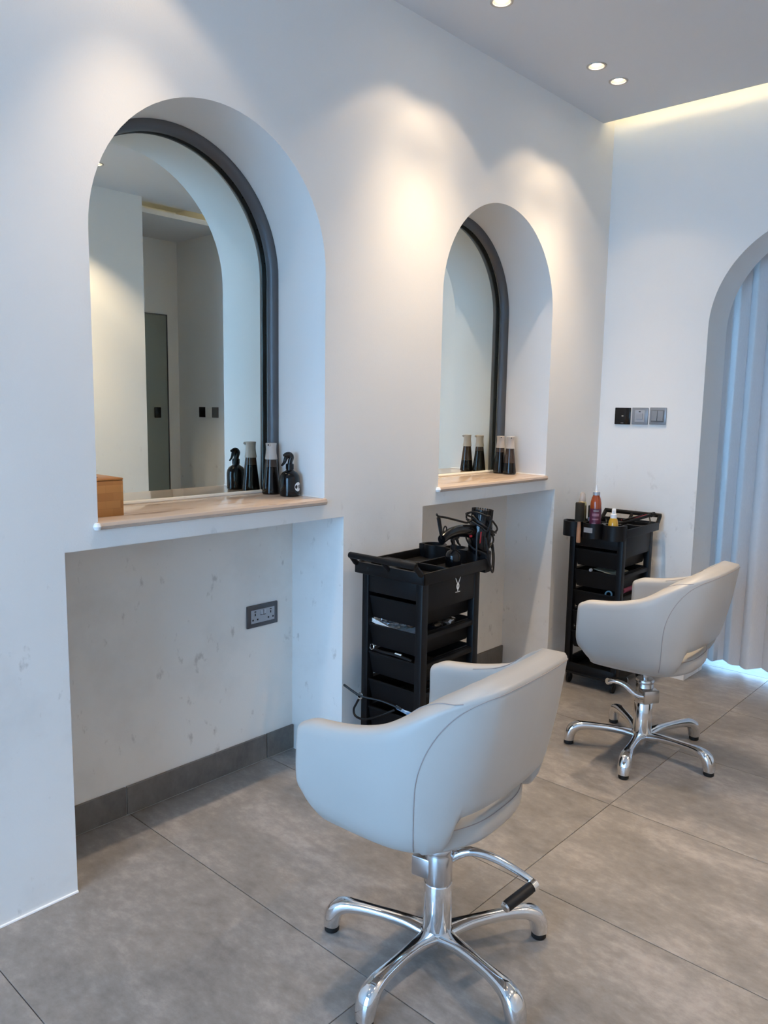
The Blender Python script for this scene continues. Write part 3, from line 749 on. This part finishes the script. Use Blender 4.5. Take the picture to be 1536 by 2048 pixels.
def spray_bottle(label, loc, rotz, lab, group=None):
    t = thing('spray_bottle', label, 'bottle', loc, rotz, group)
    b = NB(); lathe(b, [(0, 0), (0.032, 0), (0.0355, 0.003), (0.036, 0.008), (0.036, 0.062), (0.034, 0.074), (0.027, 0.085), (0.017, 0.091), (0.0135, 0.094), (0.0135, 0.098), (0, 0.098)], 36); bd = ob('bottle_body', b, 'gloss_black', t)
    b = NB(); lathe(b, [(0, 0.097), (0.0135, 0.097), (0.0135, 0.116), (0.011, 0.118), (0, 0.118)], 24)
    for k in range(16): a = 2*PI*k/16; box(b, (0.0135*math.cos(a), 0.0135*math.sin(a), 0.1065), (0.0018, 0.002, 0.017), Matrix.Rotation(a, 3, 'Z'))
    ob('collar', b, 'gloss_black', t)
    # trigger head: curved neck leaning back, nozzle forward (+x), hooked trigger
    b = NB(); p = cat([V(0, 0, 0.114), V(-0.003, 0, 0.128), V(-0.006, 0, 0.139), V(0.000, 0, 0.149), V(0.010, 0, 0.151), V(0.020, 0, 0.148)], 6)
    r = [lerp(0.0095, 0.0125, min(1, i/14)) if i < 15 else lerp(0.0125, 0.007, (i-15)/(len(p)-16)) for i in range(len(p))]; tube(b, p, r, 14, flat=0.85); hd = ob('trigger_head', b, 'gloss_black', t)
    b = NB(); p = cat([V(0.010, 0, 0.147), V(0.017, 0, 0.136), V(0.023, 0, 0.122), V(0.034, 0, 0.111)], 6); tube(b, p, [lerp(0.0075, 0.003, i/(len(p)-1)) for i in range(len(p))], 10, flat=1.2); ob('trigger', b, 'gloss_black', hd)
    b = NB(); tube(b, [(0.018, 0, 0.149), (0.026, 0, 0.148)], [0.0055, 0.0045], 12); ob('nozzle', b, 'gloss_black', hd)
    if lab is not None:
        def patch(rz, r0, rad, z0, m, nm, par, sy=1.0):
            bb_ = NB(); c = []
            for k in range(24):
                th = 2*PI*k/24; s = rad*math.cos(th); z = z0+rad*sy*math.sin(th); a = rz+s/0.036
                c.append(V(r0*math.cos(a), r0*math.sin(a), z))
            cc = V(r0*math.cos(rz), r0*math.sin(rz), z0); vs_ = [bb_.verts.new(q) for q in c]; vc = bb_.verts.new(cc)
            for k in range(24): bb_.faces.new((vs_[k], vs_[(k+1) % 24], vc))
            return ob(nm, bb_, m, par)
        lo_ = patch(lab, 0.0364, 0.0165, 0.036, 'print_white', 'round_label', bd)
        patch(lab, 0.0367, 0.0065, 0.040, 'print_grey', 'label_mark', lo_, 0.15)
        patch(lab, 0.0367, 0.0045, 0.0285, 'print_grey', 'label_mark', lo_, 0.2)
    return t
# direction angles are world angles here
cone_bottle('tapered dark bottle with beige pump, between mirror and black spray bottle', (-0.232, 1.845, SH), math.radians(-62), 0.80)
spray_bottle('black spray bottle with round white label on the large mirror shelf', (-0.134, 1.850, SH), math.radians(-98), math.radians(112))
cone_bottle('tapered dark bottle nearly full, nearer the glass on the farther shelf', (-0.228, 3.327, SH), math.radians(-50), 0.85)
cone_bottle('tapered dark bottle half full, nearer the room on the farther shelf', (-0.160, 3.312, SH), math.radians(-45), 0.42)

# bamboo tissue box
t = thing('tissue_box', 'bamboo tissue box on the left end of the large mirror shelf', 'box', (-0.148, 1.108, SH))
b = NB(); bx(b, -0.075, 0.075, -0.055, 0.055, 0.0, 0.103, 0.0015); ob('box_body', b, 'bamboo', t)
b = NB(); bx(b, -0.076, 0.076, -0.056, 0.056, 0.1032, 0.110, 0.003); ld = ob('lid', b, 'bamboo', t)
b = NB(); el = [V(0.045*math.cos(2*PI*k/24)+0.0, -0.012+0.016*math.sin(2*PI*k/24), 0) for k in range(24)]
loft(b, [[p+V(0, 0, 0.1095) for p in el], [p+V(0, 0, 0.1104) for p in el]]); ob('slot', b, 'black_hole', ld)

# ------------------------------------------------------------------ socket and switches
t = thing('double_socket', 'grey double power socket low in the recess under the large mirror', 'socket', (LX, 1.837, 0.584))
b = NB(); bx(b, 0.0, 0.009, -0.073, 0.073, -0.043, 0.043, 0.0025); ob('plate', b, 'socket_plate', t)
b = NB(); bx(b, 0.008, 0.0102, -0.056, 0.056, -0.026, 0.025, 0.0005, 1); fc = ob('face', b, 'socket_face', t)
for s in (1, -1):
    yc = s*0.037
    for (dy, dz, w, h) in ((0, 0.018, 0.008, 0.0035), (0, 0.007, 0.0042, 0.009), (-0.011, -0.013, 0.0065, 0.0062), (0.011, -0.013, 0.0065, 0.0062)):
        b = NB(); bx(b, 0.0095, 0.0106, yc+dy-w/2, yc+dy+w/2, dz-h/2, dz+h/2); ob('pin_hole', b, 'black_hole', fc)
    b = NB(); box(b, (0.0115, s*0.0068, 0.0125), (0.005, 0.0105, 0.017), Matrix.Rotation(0.14*s, 3, 'Y'), 0.001); ob('rocker', b, 'switch_light', fc)
    b = NB(); bx(b, 0.0098, 0.0106, s*0.0068-0.006, s*0.0068+0.006, 0.001, 0.0045); ob('rocker_shadow_gap', b, 'black_hole', fc)
def plate(name, label, x, z, m, w=0.087, h=0.087, y=YB):
    t = thing(name, label, 'switch', (x, y, z))
    b = NB(); bx(b, -w/2, w/2, -0.009, 0.0, -h/2, h/2, 0.003, 2); ob('plate', b, m, t); return t
t = plate('wall_controller', 'black square touch plate, leftmost of the three wall plates', 0.1355, 1.3455, 'gloss_black')
b = NB(); bx(b, -0.004, 0.006, -0.0096, -0.008, -0.001, 0.002); ob('display_mark', b, 'print_white', t)
b = NB(); bx(b, -0.007, 0.007, -0.0096, -0.008, -0.0375, -0.0345); ob('display_mark', b, 'print_grey', t)
t = plate('wall_switch', 'grey switch plate with small square button, middle of the three plates', 0.2305, 1.347, 'switch_grey')
b = NB(); bx(b, -0.026, 0.026, -0.0105, -0.008, -0.030, 0.030, 0.001, 1); fc = ob('insert', b, 'switch_light', t)
b = NB(); bx(b, -0.018, 0.018, -0.014, -0.010, -0.016, 0.014, 0.001, 1); ob('rocker', b, 'socket_face', fc)
b = NB(); bx(b, -0.005, 0.005, -0.0112, -0.010, 0.020, 0.025); ob('indicator', b, 'black_hole', fc)
t = plate('wall_switch', 'grey two-rocker switch plate, rightmost of the three plates', 0.3265, 1.349, 'switch_grey')
b = NB(); bx(b, -0.034, 0.034, -0.0096, -0.008, -0.030, 0.030); fc = ob('recess', b, 'switch_dark', t)
for s in (1, -1):
    b = NB(); box(b, (s*0.016-0.001, -0.0115, 0.001), (0.030, 0.005, 0.052), Matrix.Rotation(-0.05, 3, 'X'), 0.001, 1); ob('rocker', b, 'switch_grey', fc)
plate('wall_controller', 'black plate left of a grey switch, reflected in the large mirror', 3.079, 1.30, 'gloss_black')
t = plate('wall_switch', 'grey switch plate in the alcove, reflected in the large mirror', 2.894, 1.30, 'switch_dark')
b = NB(); bx(b, -0.03, 0.03, -0.012, -0.008, -0.03, 0.03, 0.001, 1); ob('rocker', b, 'switch_dark', t)
plate('blank_plate', 'white blank cover plate between two switches in the mirror', 2.986, 1.30, 'wall_paint')
# alcove door
t = thing('door_1', 'grey-green alcove door seen in the large mirror', 'door', (3.43, 3.475, 0), 0, None, 'structure')
b = NB(); bx(b, -0.012, -0.002, -0.325, 0.325, 0.008, 2.11, 0.002); ob('door_leaf', b, 'door_panel', t)
b = NB(); bx(b, -0.034, -0.012, 0.19, 0.245, 1.245, 1.335, 0.004); ob('lock_case', b, 'gloss_black', t)
b = NB()
for s in (1, -1): bx(b, -0.016, 0.0, s*0.328-0.006*(s < 0), s*0.328+0.006*(s > 0), 0.0, 2.118)
bx(b, -0.016, 0.0, -0.334, 0.334, 2.112, 2.120); ob('door_frame', b, 'switch_dark', t)

# ------------------------------------------------------------------ curtain
b = NB(); nx, nz = 420, 18; x0, x1 = 0.42, 1.68
rows = []
for j in range(nz+1):
    f = j/nz; row = []
    for i in range(nx+1):
        s = i/nx; x = lerp(x0, x1, s)
        ph = 2*PI*(x-x0)/0.098 + 0.9*math.sin(9*x+1.3) + 0.35*math.sin(21*x)
        amp = 0.070*(0.75+0.25*math.sin(5*x+2))*lerp(1.12, 0.9, f)
        y = 4.315 - amp*abs(math.sin(ph/2))**0.75 + 0.006*math.sin(4*f+7*x)
        z = lerp(0.030+0.008*math.sin(ph*0.5+1), 2.42, f)
        row.append((x + 0.006*math.sin(ph), y, z))
    rows.append(row)
fr = [[b.verts.new(p) for p in r] for r in rows]; bk = [[b.verts.new((p[0], p[1]+0.0025, p[2])) for p in r] for r in rows]
for j in range(nz):
    for i in range(nx):
        b.faces.new((fr[j][i], fr[j][i+1], fr[j+1][i+1], fr[j+1][i])); b.faces.new((bk[j][i], bk[j+1][i], bk[j+1][i+1], bk[j][i+1]))
for i in range(nx):
    for j, (q, r) in ((0, (fr, bk)), (nz, (bk, fr))):
        b.faces.new((r[j][i], r[j][i+1], q[j][i+1], q[j][i]))
for j in range(nz):
    for i, (q, r) in ((0, (fr, bk)), (nx, (bk, fr))):
        b.faces.new((q[j][i], q[j+1][i], r[j+1][i], r[j][i]))
t = thing('curtain', 'long grey pleated curtain hanging in the archway', 'curtain', (0, 0, 0))
ob('curtain_cloth', b, 'curtain', t, sharp=80)
b = NB(); bx(b, 0.40, 1.70, 4.245, 4.280, 2.42, 2.445, 0.002); bx(b, 0.40, 0.43, 4.255, 4.27, 2.44, ZT); bx(b, 1.66, 1.69, 4.255, 4.27, 2.44, ZT); ob('curtain_track', b, 'switch_light', t)

# ------------------------------------------------------------------ things on and in the trolleys
def cord(name, pts, r=0.0032, parent=None, n=8, m='cord_black'):
    b = NB(); tube(b, cat(pts, n), r, 8); return ob(name, b, m, parent)
# hair dryer standing on its nozzle, handle to the left, cord wound round the barrel
HDX, HDY, HDZ = 0.304, 2.404, 0.7706
t = thing('hair_dryer', 'black hair dryer standing upright on the trolley, cord wound around it', 'hair dryer', (HDX, HDY, HDZ), math.radians(0))
tl = Matrix.Rotation(math.radians(-4), 3, 'X') @ Matrix.Rotation(math.radians(3), 3, 'Y')
b = NB(); lathe(b, [(0, 0), (0.027, 0), (0.029, 0.004), (0.030, 0.03), (0.034, 0.05), (0.0385, 0.08), (0.0395, 0.11), (0.038, 0.138), (0.036, 0.150), (0.035, 0.176), (0, 0.176)], 36, M=tl); bar = ob('barrel', b, 'gloss_black', t)
b = NB(); lathe(b, [(0.030, 0.0), (0.0315, 0.0), (0.0315, 0.028), (0.030, 0.028)], 30, M=tl); ob('nozzle_ring', b, 'trolley_plastic', bar)
b = NB()
for k in range(26):
    a = 2*PI*k/26; box(b, tl @ V(0.0345*math.cos(a), 0.0345*math.sin(a), 0.163), (0.004, 0.0045, 0.030), (tl @ Matrix.Rotation(a, 3, 'Z')))
ob('intake_grill', b, 'trolley_plastic', bar)
b = NB(); p = cat([V(0, -0.02, 0.110), V(0, -0.07, 0.119), V(0, -0.12, 0.122), V(0, -0.165, 0.117), V(0, -0.196, 0.106)], 7); m_ = len(p)
tube(b, p, [lerp(0.0215, 0.017, i/(m_-1)) for i in range(m_)] , 16, flat=0.8); hn = ob('grip_handle', b, 'gloss_black', t)
b = NB(); box(b, (0.014, -0.058, 0.104), (0.006, 0.010, 0.006), None, 0.001); ob('switch', b, 'red_plastic', hn)
b = NB(); box(b, (0.030, -0.024, 0.098), (0.003, 0.005, 0.034), tl, 0.001); ob('stripe', b, 'red_plastic', bar)
cord('cord_guard', [(0, -0.192, 0.110), (0.0, -0.201, 0.130), (0, -0.208, 0.150), (0, -0.215, 0.170)], 0.0062, hn)
cord('hang_loop', [(0, -0.184, 0.122), (0, -0.187, 0.134), (0, -0.179, 0.142), (0, -0.171, 0.135), (0, -0.174, 0.123)], 0.0022, hn)
R_ = 0.047
def wound(a0, a1, z0, z1, r0, r1, n=14, tilt=0.0, ta=0.0):
    o = []
    for k in range(n+1):
        f = k/n; a = math.radians(lerp(a0, a1, f)); r = lerp(r0, r1, f)
        o.append(tl @ V(r*math.cos(a), r*math.sin(a), lerp(z0, z1, f)+tilt*math.cos(a-math.radians(ta))))
    return o
pts = [(0, -0.225, 0.180), (0, -0.215, 0.173), (0, -0.180, 0.167), (0.0, -0.11, 0.152), (0.0, -0.06, 0.142)] + wound(-95, 330, 0.128, 0.120, 0.046, 0.052, 18, 0.022, 180+60)
pts += wound(340, 700, 0.135, 0.140, 0.056, 0.050, 18, -0.030, 100)
pts += wound(710, 1010, 0.105, 0.085, 0.046, 0.050, 14, 0.030, 150)
pts += [tl @ V(0.050, -0.020, 0.05), tl @ V(0.050, 0.010, 0.015), tl @ V(0.040, 0.035, 0.020), tl @ V(0.02, 0.052, 0.06), tl @ V(-0.01, 0.050, 0.10)]
cord('power_cord', pts, 0.0030, t, 5)
cord('cord_loop', wound(-100, 80, 0.150, 0.120, 0.045, 0.055, 10, 0.015, 200) + wound(90, 250, 0.13, 0.165, 0.060, 0.052, 10), 0.0030, t, 5)
cord('cord_loop', [tl @ V(0.045, -0.03, 0.10), tl @ V(0.052, -0.02, 0.06), tl @ V(0.053, 0.01, 0.005), tl @ V(0.045, 0.035, 0.0), tl @ V(0.030, 0.053, 0.04), tl @ V(0.02, 0.052, 0.075)], 0.0030, t, 5)
t.scale = (1.12, 1.12, 1.29)
cord('cord_tail', [(0.03, -0.045, 0.115), (0.034, -0.050, 0.06), (0.034, -0.050, 0.002)], 0.0030, t, 5)
sb = spray_bottle('black spray bottle standing in the trolley tray under the hair dryer handle', (0.300, 2.262, 0.7862), math.radians(60), None); sb.scale = (0.80, 0.80, 0.80)

# drawers of the first trolley
def local1(x, y, z): return Vector((T1[0]+x, T1[1]+y, z))
def clip_thing(label, p, rz, i, group):
    t = thing('hair_clip', label, 'hair clip', p, rz, group)
    b = NB(); tube(b, [(-0.03, 0, 0.004), (0, 0, 0.008), (0.03, 0, 0.006)], [0.003, 0.004, 0.002], 8, flat=0.5); ob('upper_prong', b, 'foil', t)
    b = NB(); tube(b, [(-0.03, 0, 0.002), (0, 0, 0.001), (0.03, 0, 0.003)], [0.003, 0.004, 0.002], 8, flat=0.5); ob('lower_prong', b, 'foil', t)
    return t
rnd = random.Random(3)
zf2 = 0.59-0.080+0.004
for k in range(16):
    x = rnd.uniform(-0.085, -0.005); y = rnd.uniform(-0.142, -0.07); z = 0.590+rnd.uniform(0, 0.012)-0.02*(x+0.085)/0.08
    c = clip_thing('small silver hair clip heaped in the open drawer of the nearer trolley', (T1[0]+x, T1[1]+y, z), rnd.uniform(0, 6), k, 'silver clips in the open drawer')
    c.rotation_euler = (rnd.uniform(-0.5, 0.5), rnd.uniform(-0.5, 0.5), rnd.uniform(0, 6))
# tilted paper tray that carries the clips
b = NB(); rot = Matrix.Rotation(math.radians(12), 3, 'Y'); box(b, (-0.055, -0.105, 0.582), (0.115, 0.10, 0.004), rot, 0.001, 1)
box(b, (-0.055, -0.152, 0.588), (0.115, 0.003, 0.014), rot, 0.001, 1)
tag(ob('clip_tray', b, 'print_white', None, (T1[0], T1[1], 0.0)), 'white card tray under the silver hair clips in the nearer trolley', 'tray')
b = NB(); box(b, (0, 0, 0), (0.11, 0.15, 0.052), None, 0.004); tag(ob('product_carton', b, 'navy_jar', None, (T1[0]-0.035, T1[1]-0.055, 0.5365)), 'dark carton in the open drawer under the card tray', 'carton')
b = NB(); box(b, (0, 0, 0), (0.07, 0.13, 0.052), None, 0.004); tag(ob('product_carton', b, 'navy_jar', None, (T1[0]+0.058, T1[1]-0.070, 0.5365)), 'dark carton beside the row of blue combs in the open drawer', 'carton')
for k in range(6):
    t = thing('tail_comb', 'narrow blue-grey comb in the row of combs in the open drawer', 'comb', (T1[0]+0.022+0.010*k, T1[1]-0.110, 0.566+0.001*k), math.radians(-22), 'combs in the open drawer')
    b = NB(); box(b, (0, 0, 0.010), (0.004, 0.075, 0.007), Matrix.Rotation(0.12, 3, 'X'), 0.001, 1); ob('spine', b, 'switch_light', t)
    b = NB()
    for q in range(9): box(b, (0, -0.030+0.0075*q, 0.004), (0.002, 0.003, 0.010), Matrix.Rotation(0.12, 3, 'X'))
    ob('teeth', b, 'switch_light', t)
for k, (x, y) in enumerate(((0.085, -0.01), (0.090, 0.045), (0.078, 0.075))):
    b = NB(); bmesh.ops.create_icosphere(b, subdivisions=2, radius=1.0)
    for v in b.verts: v.co = Vector((v.co.x*0.018, v.co.y*0.026, v.co.z*0.013))*(1+rnd.uniform(-0.25, 0.25))
    tag(ob('foil_packet', b, 'foil' if k else 'cord_black', None, (T1[0]+x, T1[1]+y, 0.5935-0.004), sharp=5), ['crumpled dark sachet beside the foil packets in the trolley drawer', 'crumpled silver foil packet in the middle of the trolley drawer side', 'crumpled silver foil packet nearest the far trolley post'][k], 'packet')
b = NB(); box(b, (0, 0, 0), (0.15, 0.115, 0.058), None, 0.004)
tag(ob('product_carton', b, 'navy_jar', None, (T1[0]+0.014, T1[1]+0.083, 0.5395)), 'dark carton at the rear of the open drawer under the foil packets', 'carton')
# label strip on a lower drawer, flex with ring ends and a packet at the bottom
b = NB(); bx(b, 0.1058, 0.1064, -0.012, 0.012, 0.448, 0.466); ob('drawer_sticker', b, 'print_grey', tr1)
def ring_(b, c, R, r, M): 
    tube(b, [Vector(c)+M @ V(R*math.cos(2*PI*k/20), R*math.sin(2*PI*k/20), 0) for k in range(20)], r, 8, True)
t = thing('appliance_flex', 'black looped appliance flex with silver ring hanging from the lowest trolley drawer', 'cable', (T1[0], T1[1], 0))
cord('flex', [(0.05, -0.16, 0.30), (-0.02, -0.185, 0.318), (-0.10, -0.215, 0.325), (-0.150, -0.235, 0.350), (-0.163, -0.238, 0.356), (-0.150, -0.225, 0.342), (-0.12, -0.205, 0.315), (-0.135, -0.200, 0.285), (-0.150, -0.200, 0.255), (-0.135, -0.205, 0.235), (-0.09, -0.205, 0.235), (-0.03, -0.20, 0.262), (0.03, -0.175, 0.296)], 0.0042, t)
b = NB(); ring_(b, (-0.108, -0.210, 0.322), 0.011, 0.0025, Matrix.Rotation(1.3, 3, 'X')); ob('flex_ring', b, 'chrome', t)
b = NB(); M_ = Matrix.Rotation(0.5, 3, 'X') @ Matrix.Rotation(0.25, 3, 'Y'); box(b, (0, 0, 0), (0.085, 0.05, 0.020), M_, 0.004)
tag(ob('wipes_packet', b, 'paper_blue', None, (T1[0]+0.055, T1[1]-0.125, 0.297)), 'blue and white printed packet in the lowest visible drawer of the nearer trolley', 'packet')
t = thing('hair_tong', 'black tong with chrome ring lying across the third drawer of the nearer trolley', 'hair tong', (T1[0], T1[1], 0))
cord('rod', [(-0.105, -0.158, 0.494), (-0.05, -0.160, 0.491), (0.02, -0.160, 0.494), (0.09, -0.155, 0.487)], 0.006, t)
b = NB(); ring_(b, (-0.098, -0.162, 0.500), 0.010, 0.0025, Matrix.Rotation(1.4, 3, 'X')); ob('end_ring', b, 'chrome', t)
b = NB(); box(b, (0.03, -0.160, 0.500), (0.03, 0.006, 0.004), None, 0.001); ob('tip', b, 'print_white', t)

# products on the second trolley (world coordinates; cups are at y about T2y-0.208)
CY = T2[1]-0.208
t = thing('round_brush', 'round hair brush with black bristles and tan wooden handle in the far trolley', 'brush', (T2[0]-0.056, CY-0.032, 0.742))
b = NB(); lathe(b, [(0, 0.098), (0.020, 0.10), (0.0215, 0.104), (0.0215, 0.186), (0.020, 0.190), (0, 0.190)], 40); ob('bristle_barrel', b, 'bristle', t)
b = NB(); lathe(b, [(0, -0.005), (0.009, -0.005), (0.0105, 0.0), (0.0105, 0.06), (0.009, 0.075), (0.008, 0.10), (0, 0.10)], 24); ob('handle', b, 'wood_handle', t)
t = thing('mousse_can', 'gold mousse can with clear cap behind the round brush', 'can', (T2[0]-0.088, CY+0.050, 0.7865))
b = NB(); lathe(b, [(0, 0), (0.020, 0), (0.0215, 0.003), (0.0215, 0.128), (0.019, 0.138), (0.013, 0.144), (0, 0.144)], 36); ob('can_body', b, 'gold', t)
b = NB(); lathe(b, [(0.0155, 0.142), (0.0155, 0.150), (0.0125, 0.178), (0.008, 0.186), (0, 0.187)], 28); ob('cap', b, 'clear_cap', t)
t = thing('styling_jar', 'dark jar with blue label and white barcode beside the red bottle', 'jar', (T2[0]-0.034, CY+0.078, 0.7865)); t.scale = (1.0, 1.0, 1.2)
b = NB(); lathe(b, [(0, 0), (0.030, 0), (0.032, 0.003), (0.032, 0.100), (0.030, 0.104), (0, 0.105)], 36); jr = ob('jar_body', b, 'navy_jar', t)
def arc_patch(r, a0, a1, z0, z1, m, nm, par, n=10):
    b = NB(); lo, hi = [], []
    for k in range(n+1):
        a = math.radians(lerp(a0, a1, k/n)); lo.append(b.verts.new((r*math.cos(a), r*math.sin(a), z0))); hi.append(b.verts.new((r*math.cos(a), r*math.sin(a), z1)))
    for k in range(n): b.faces.new((lo[k], lo[k+1], hi[k+1], hi[k]))
    return ob(nm, b, m, par)
arc_patch(0.0323, -125, 10, 0.010, 0.056, 'blue_label', 'label', jr)
bc = arc_patch(0.0323, -75, -20, 0.068, 0.092, 'print_white', 'barcode', jr)
for k in range(9): arc_patch(0.0325, -72+5.6*k, -72+5.6*k+(1.5 if k % 3 else 3.0), 0.070, 0.090, 'black_hole', 'barcode_bar', jr, 1)
t = thing('red_bottle', 'tall red-brown bottle with maroon label and clear nozzle in the far trolley', 'bottle', (T2[0]+0.010, CY+0.0, 0.7705)); t.scale = (1.1, 1.1, 1.28)
b = NB(); lathe(b, [(0, 0), (0.022, 0), (0.0245, 0.003), (0.0245, 0.108), (0.0235, 0.128), (0.019, 0.146), (0.015, 0.154), (0.0145, 0.160), (0, 0.160)], 36); bd = ob('bottle_body', b, 'amber_bottle', t)
arc_patch(0.0249, -200, 60, 0.015, 0.108, 'maroon_label', 'label', bd, 24)
for z0, z1, a0, a1 in ((0.098, 0.102, -85, -30), (0.080, 0.090, -95, -25), (0.066, 0.071, -95, -30), (0.052, 0.055, -95, -55), (0.022, 0.040, -90, -30)):
    arc_patch(0.0251, a0, a1, z0, z1, 'maroon_print' if z0 < 0.095 else 'print_grey', 'label_print', bd)
b = NB(); lathe(b, [(0.0155, 0.158), (0.0155, 0.170), (0.013, 0.172), (0, 0.172)], 24); cp = ob('cap', b, 'switch_light', t)
b = NB(); lathe(b, [(0, 0.172), (0.006, 0.172), (0.005, 0.180), (0.0032, 0.196), (0, 0.197)], 16); ob('nozzle', b, 'white_plastic', cp)
t = thing('oil_spray', 'small yellow oil spray bottle with white pump at the front of the far trolley', 'bottle', (T2[0]+0.104, CY+0.0, 0.7705)); t.scale = (1.1, 1.1, 1.32)
b = NB(); lathe(b, [(0, 0), (0.020, 0), (0.0225, 0.003), (0.0225, 0.045), (0.019, 0.066), (0.014, 0.076), (0, 0.077)], 32); ob('bottle_body', b, 'oil_yellow', t)
b = NB(); lathe(b, [(0, 0.074), (0.0135, 0.074), (0.0135, 0.090), (0.009, 0.092), (0.0085, 0.094), (0.0085, 0.108), (0.007, 0.110), (0, 0.110)], 24); cp = ob('pump', b, 'white_plastic', t)
b = NB(); tube(b, [(0, -0.004, 0.103), (0.004, -0.013, 0.103)], 0.003, 10); ob('nozzle', b, 'white_plastic', cp)
b = NB(); lathe(b, [(0, 0), (0.014, 0), (0.0155, 0.003), (0.0155, 0.05), (0.011, 0.062), (0.009, 0.066), (0.009, 0.074), (0, 0.074)], 28)
tag(ob('product_vial', b, 'clear_cap', None, (T2[0]+0.055, CY+0.038, 0.800) if False else (T2[0]+0.074, CY+0.055, 0.7865)), 'small pale vial behind the yellow oil spray', 'bottle')
b = NB(); bx(b, -0.022, 0.022, -0.0015, 0.0, -0.012, 0.012); st_ = ob('front_sticker', b, 'print_grey', tr2, (0.004, 0.2555, 0.806), label='grey sticker with barcode')
# black curling iron and clips with red flex at the handle end
t = thing('curling_iron', 'black curling iron with clamp lying on the far trolley tray', 'curling iron', (T2[0]+0.075, T2[1]+0.02, 0.80))
cord('barrel', [(-0.03, -0.08, 0.022), (0.0, -0.02, 0.030), (0.03, 0.06, 0.044), (0.055, 0.13, 0.056)], 0.0095, t)
cord('clamp', [(-0.01, -0.05, 0.040), (0.015, 0.02, 0.050), (0.035, 0.08, 0.058)], 0.004, t)
b = NB(); tube(b, [(0.055, 0.128, 0.056), (0.064, 0.150, 0.060)], [0.013, 0.011], 14); ob('tip', b, 'rubber', t)
cord('flex', [(-0.03, -0.08, 0.022), (-0.05, -0.05, 0.035), (-0.02, 0.03, 0.010), (0.05, 0.08, -0.004), (0.065, 0.10, 0.02), (0.055, 0.115, 0.045)], 0.0035, t)
cord('red_line', [(-0.02, -0.045, 0.039), (0.02, 0.03, 0.0475), (0.045, 0.10, 0.059)], 0.0018, t, m='red_plastic')
for k, (x, y, z) in enumerate(((0.020, -0.055, 0.836), (0.045, -0.03, 0.832), (0.066, -0.045, 0.834), (0.012, -0.01, 0.830))):
    t = thing('sectioning_clip', 'black sectioning clip in the pile of clips behind the yellow oil spray', 'hair clip', (T2[0]+x, T2[1]+y-0.02, z-0.038), rnd.uniform(0, 3), 'black clips on the far trolley')
    for s in (1, -1):
        b = NB(); tube(b, cat([V(s*0.002, -0.02, 0.01), V(s*0.012, 0.0, 0.02), V(s*0.010, 0.02, 0.035), V(s*0.016, 0.026, 0.045)], 4), 0.0045, 8); ob('jaw', b, 'gloss_black', t)
    b = NB(); tube(b, [(-0.006, -0.018, 0.012), (0.006, -0.018, 0.012)], 0.005, 10); ob('hinge', b, 'chrome', t)
# contents showing in the second trolley's drawers
b = NB(); M_ = Matrix.Rotation(0.15, 3, 'Y'); box(b, (0, 0, 0), (0.11, 0.16, 0.003), M_, 0.001, 1)
tag(ob('paper_sheet', b, 'paper_olive', None, (T2[0]+0.04, T2[1]-0.07, 0.592)), 'olive folded paper sticking out of the far trolley drawer', 'paper')
b = NB(); tube(b, [(0, 0, 0), (0, -0.010, 0)], 0.008, 14); tag(ob('bottle_cap', b, 'switch_light', None, (T2[0]-0.02, T2[1]-0.160, 0.596)), 'small round grey cap at the front of the far trolley drawer', 'cap')
b = NB(); ring_(b, (0, 0, 0), 0.016, 0.004, Matrix.Rotation(1.2, 3, 'X')); tag(ob('hair_ring', b, 'blue_ring', None, (T2[0]+0.072, T2[1]-0.150, 0.486)), 'dull blue hair ring in a lower drawer of the far trolley', 'hair ring')
b = NB(); tube(b, [(0, -0.06, 0), (0, 0.06, 0.004)], 0.017, 14); tag(ob('hair_roller', b, 'pink_fabric', None, (T2[0]+0.086, T2[1]+0.02, 0.486)), 'dark pink roller in a lower drawer of the far trolley', 'roller')
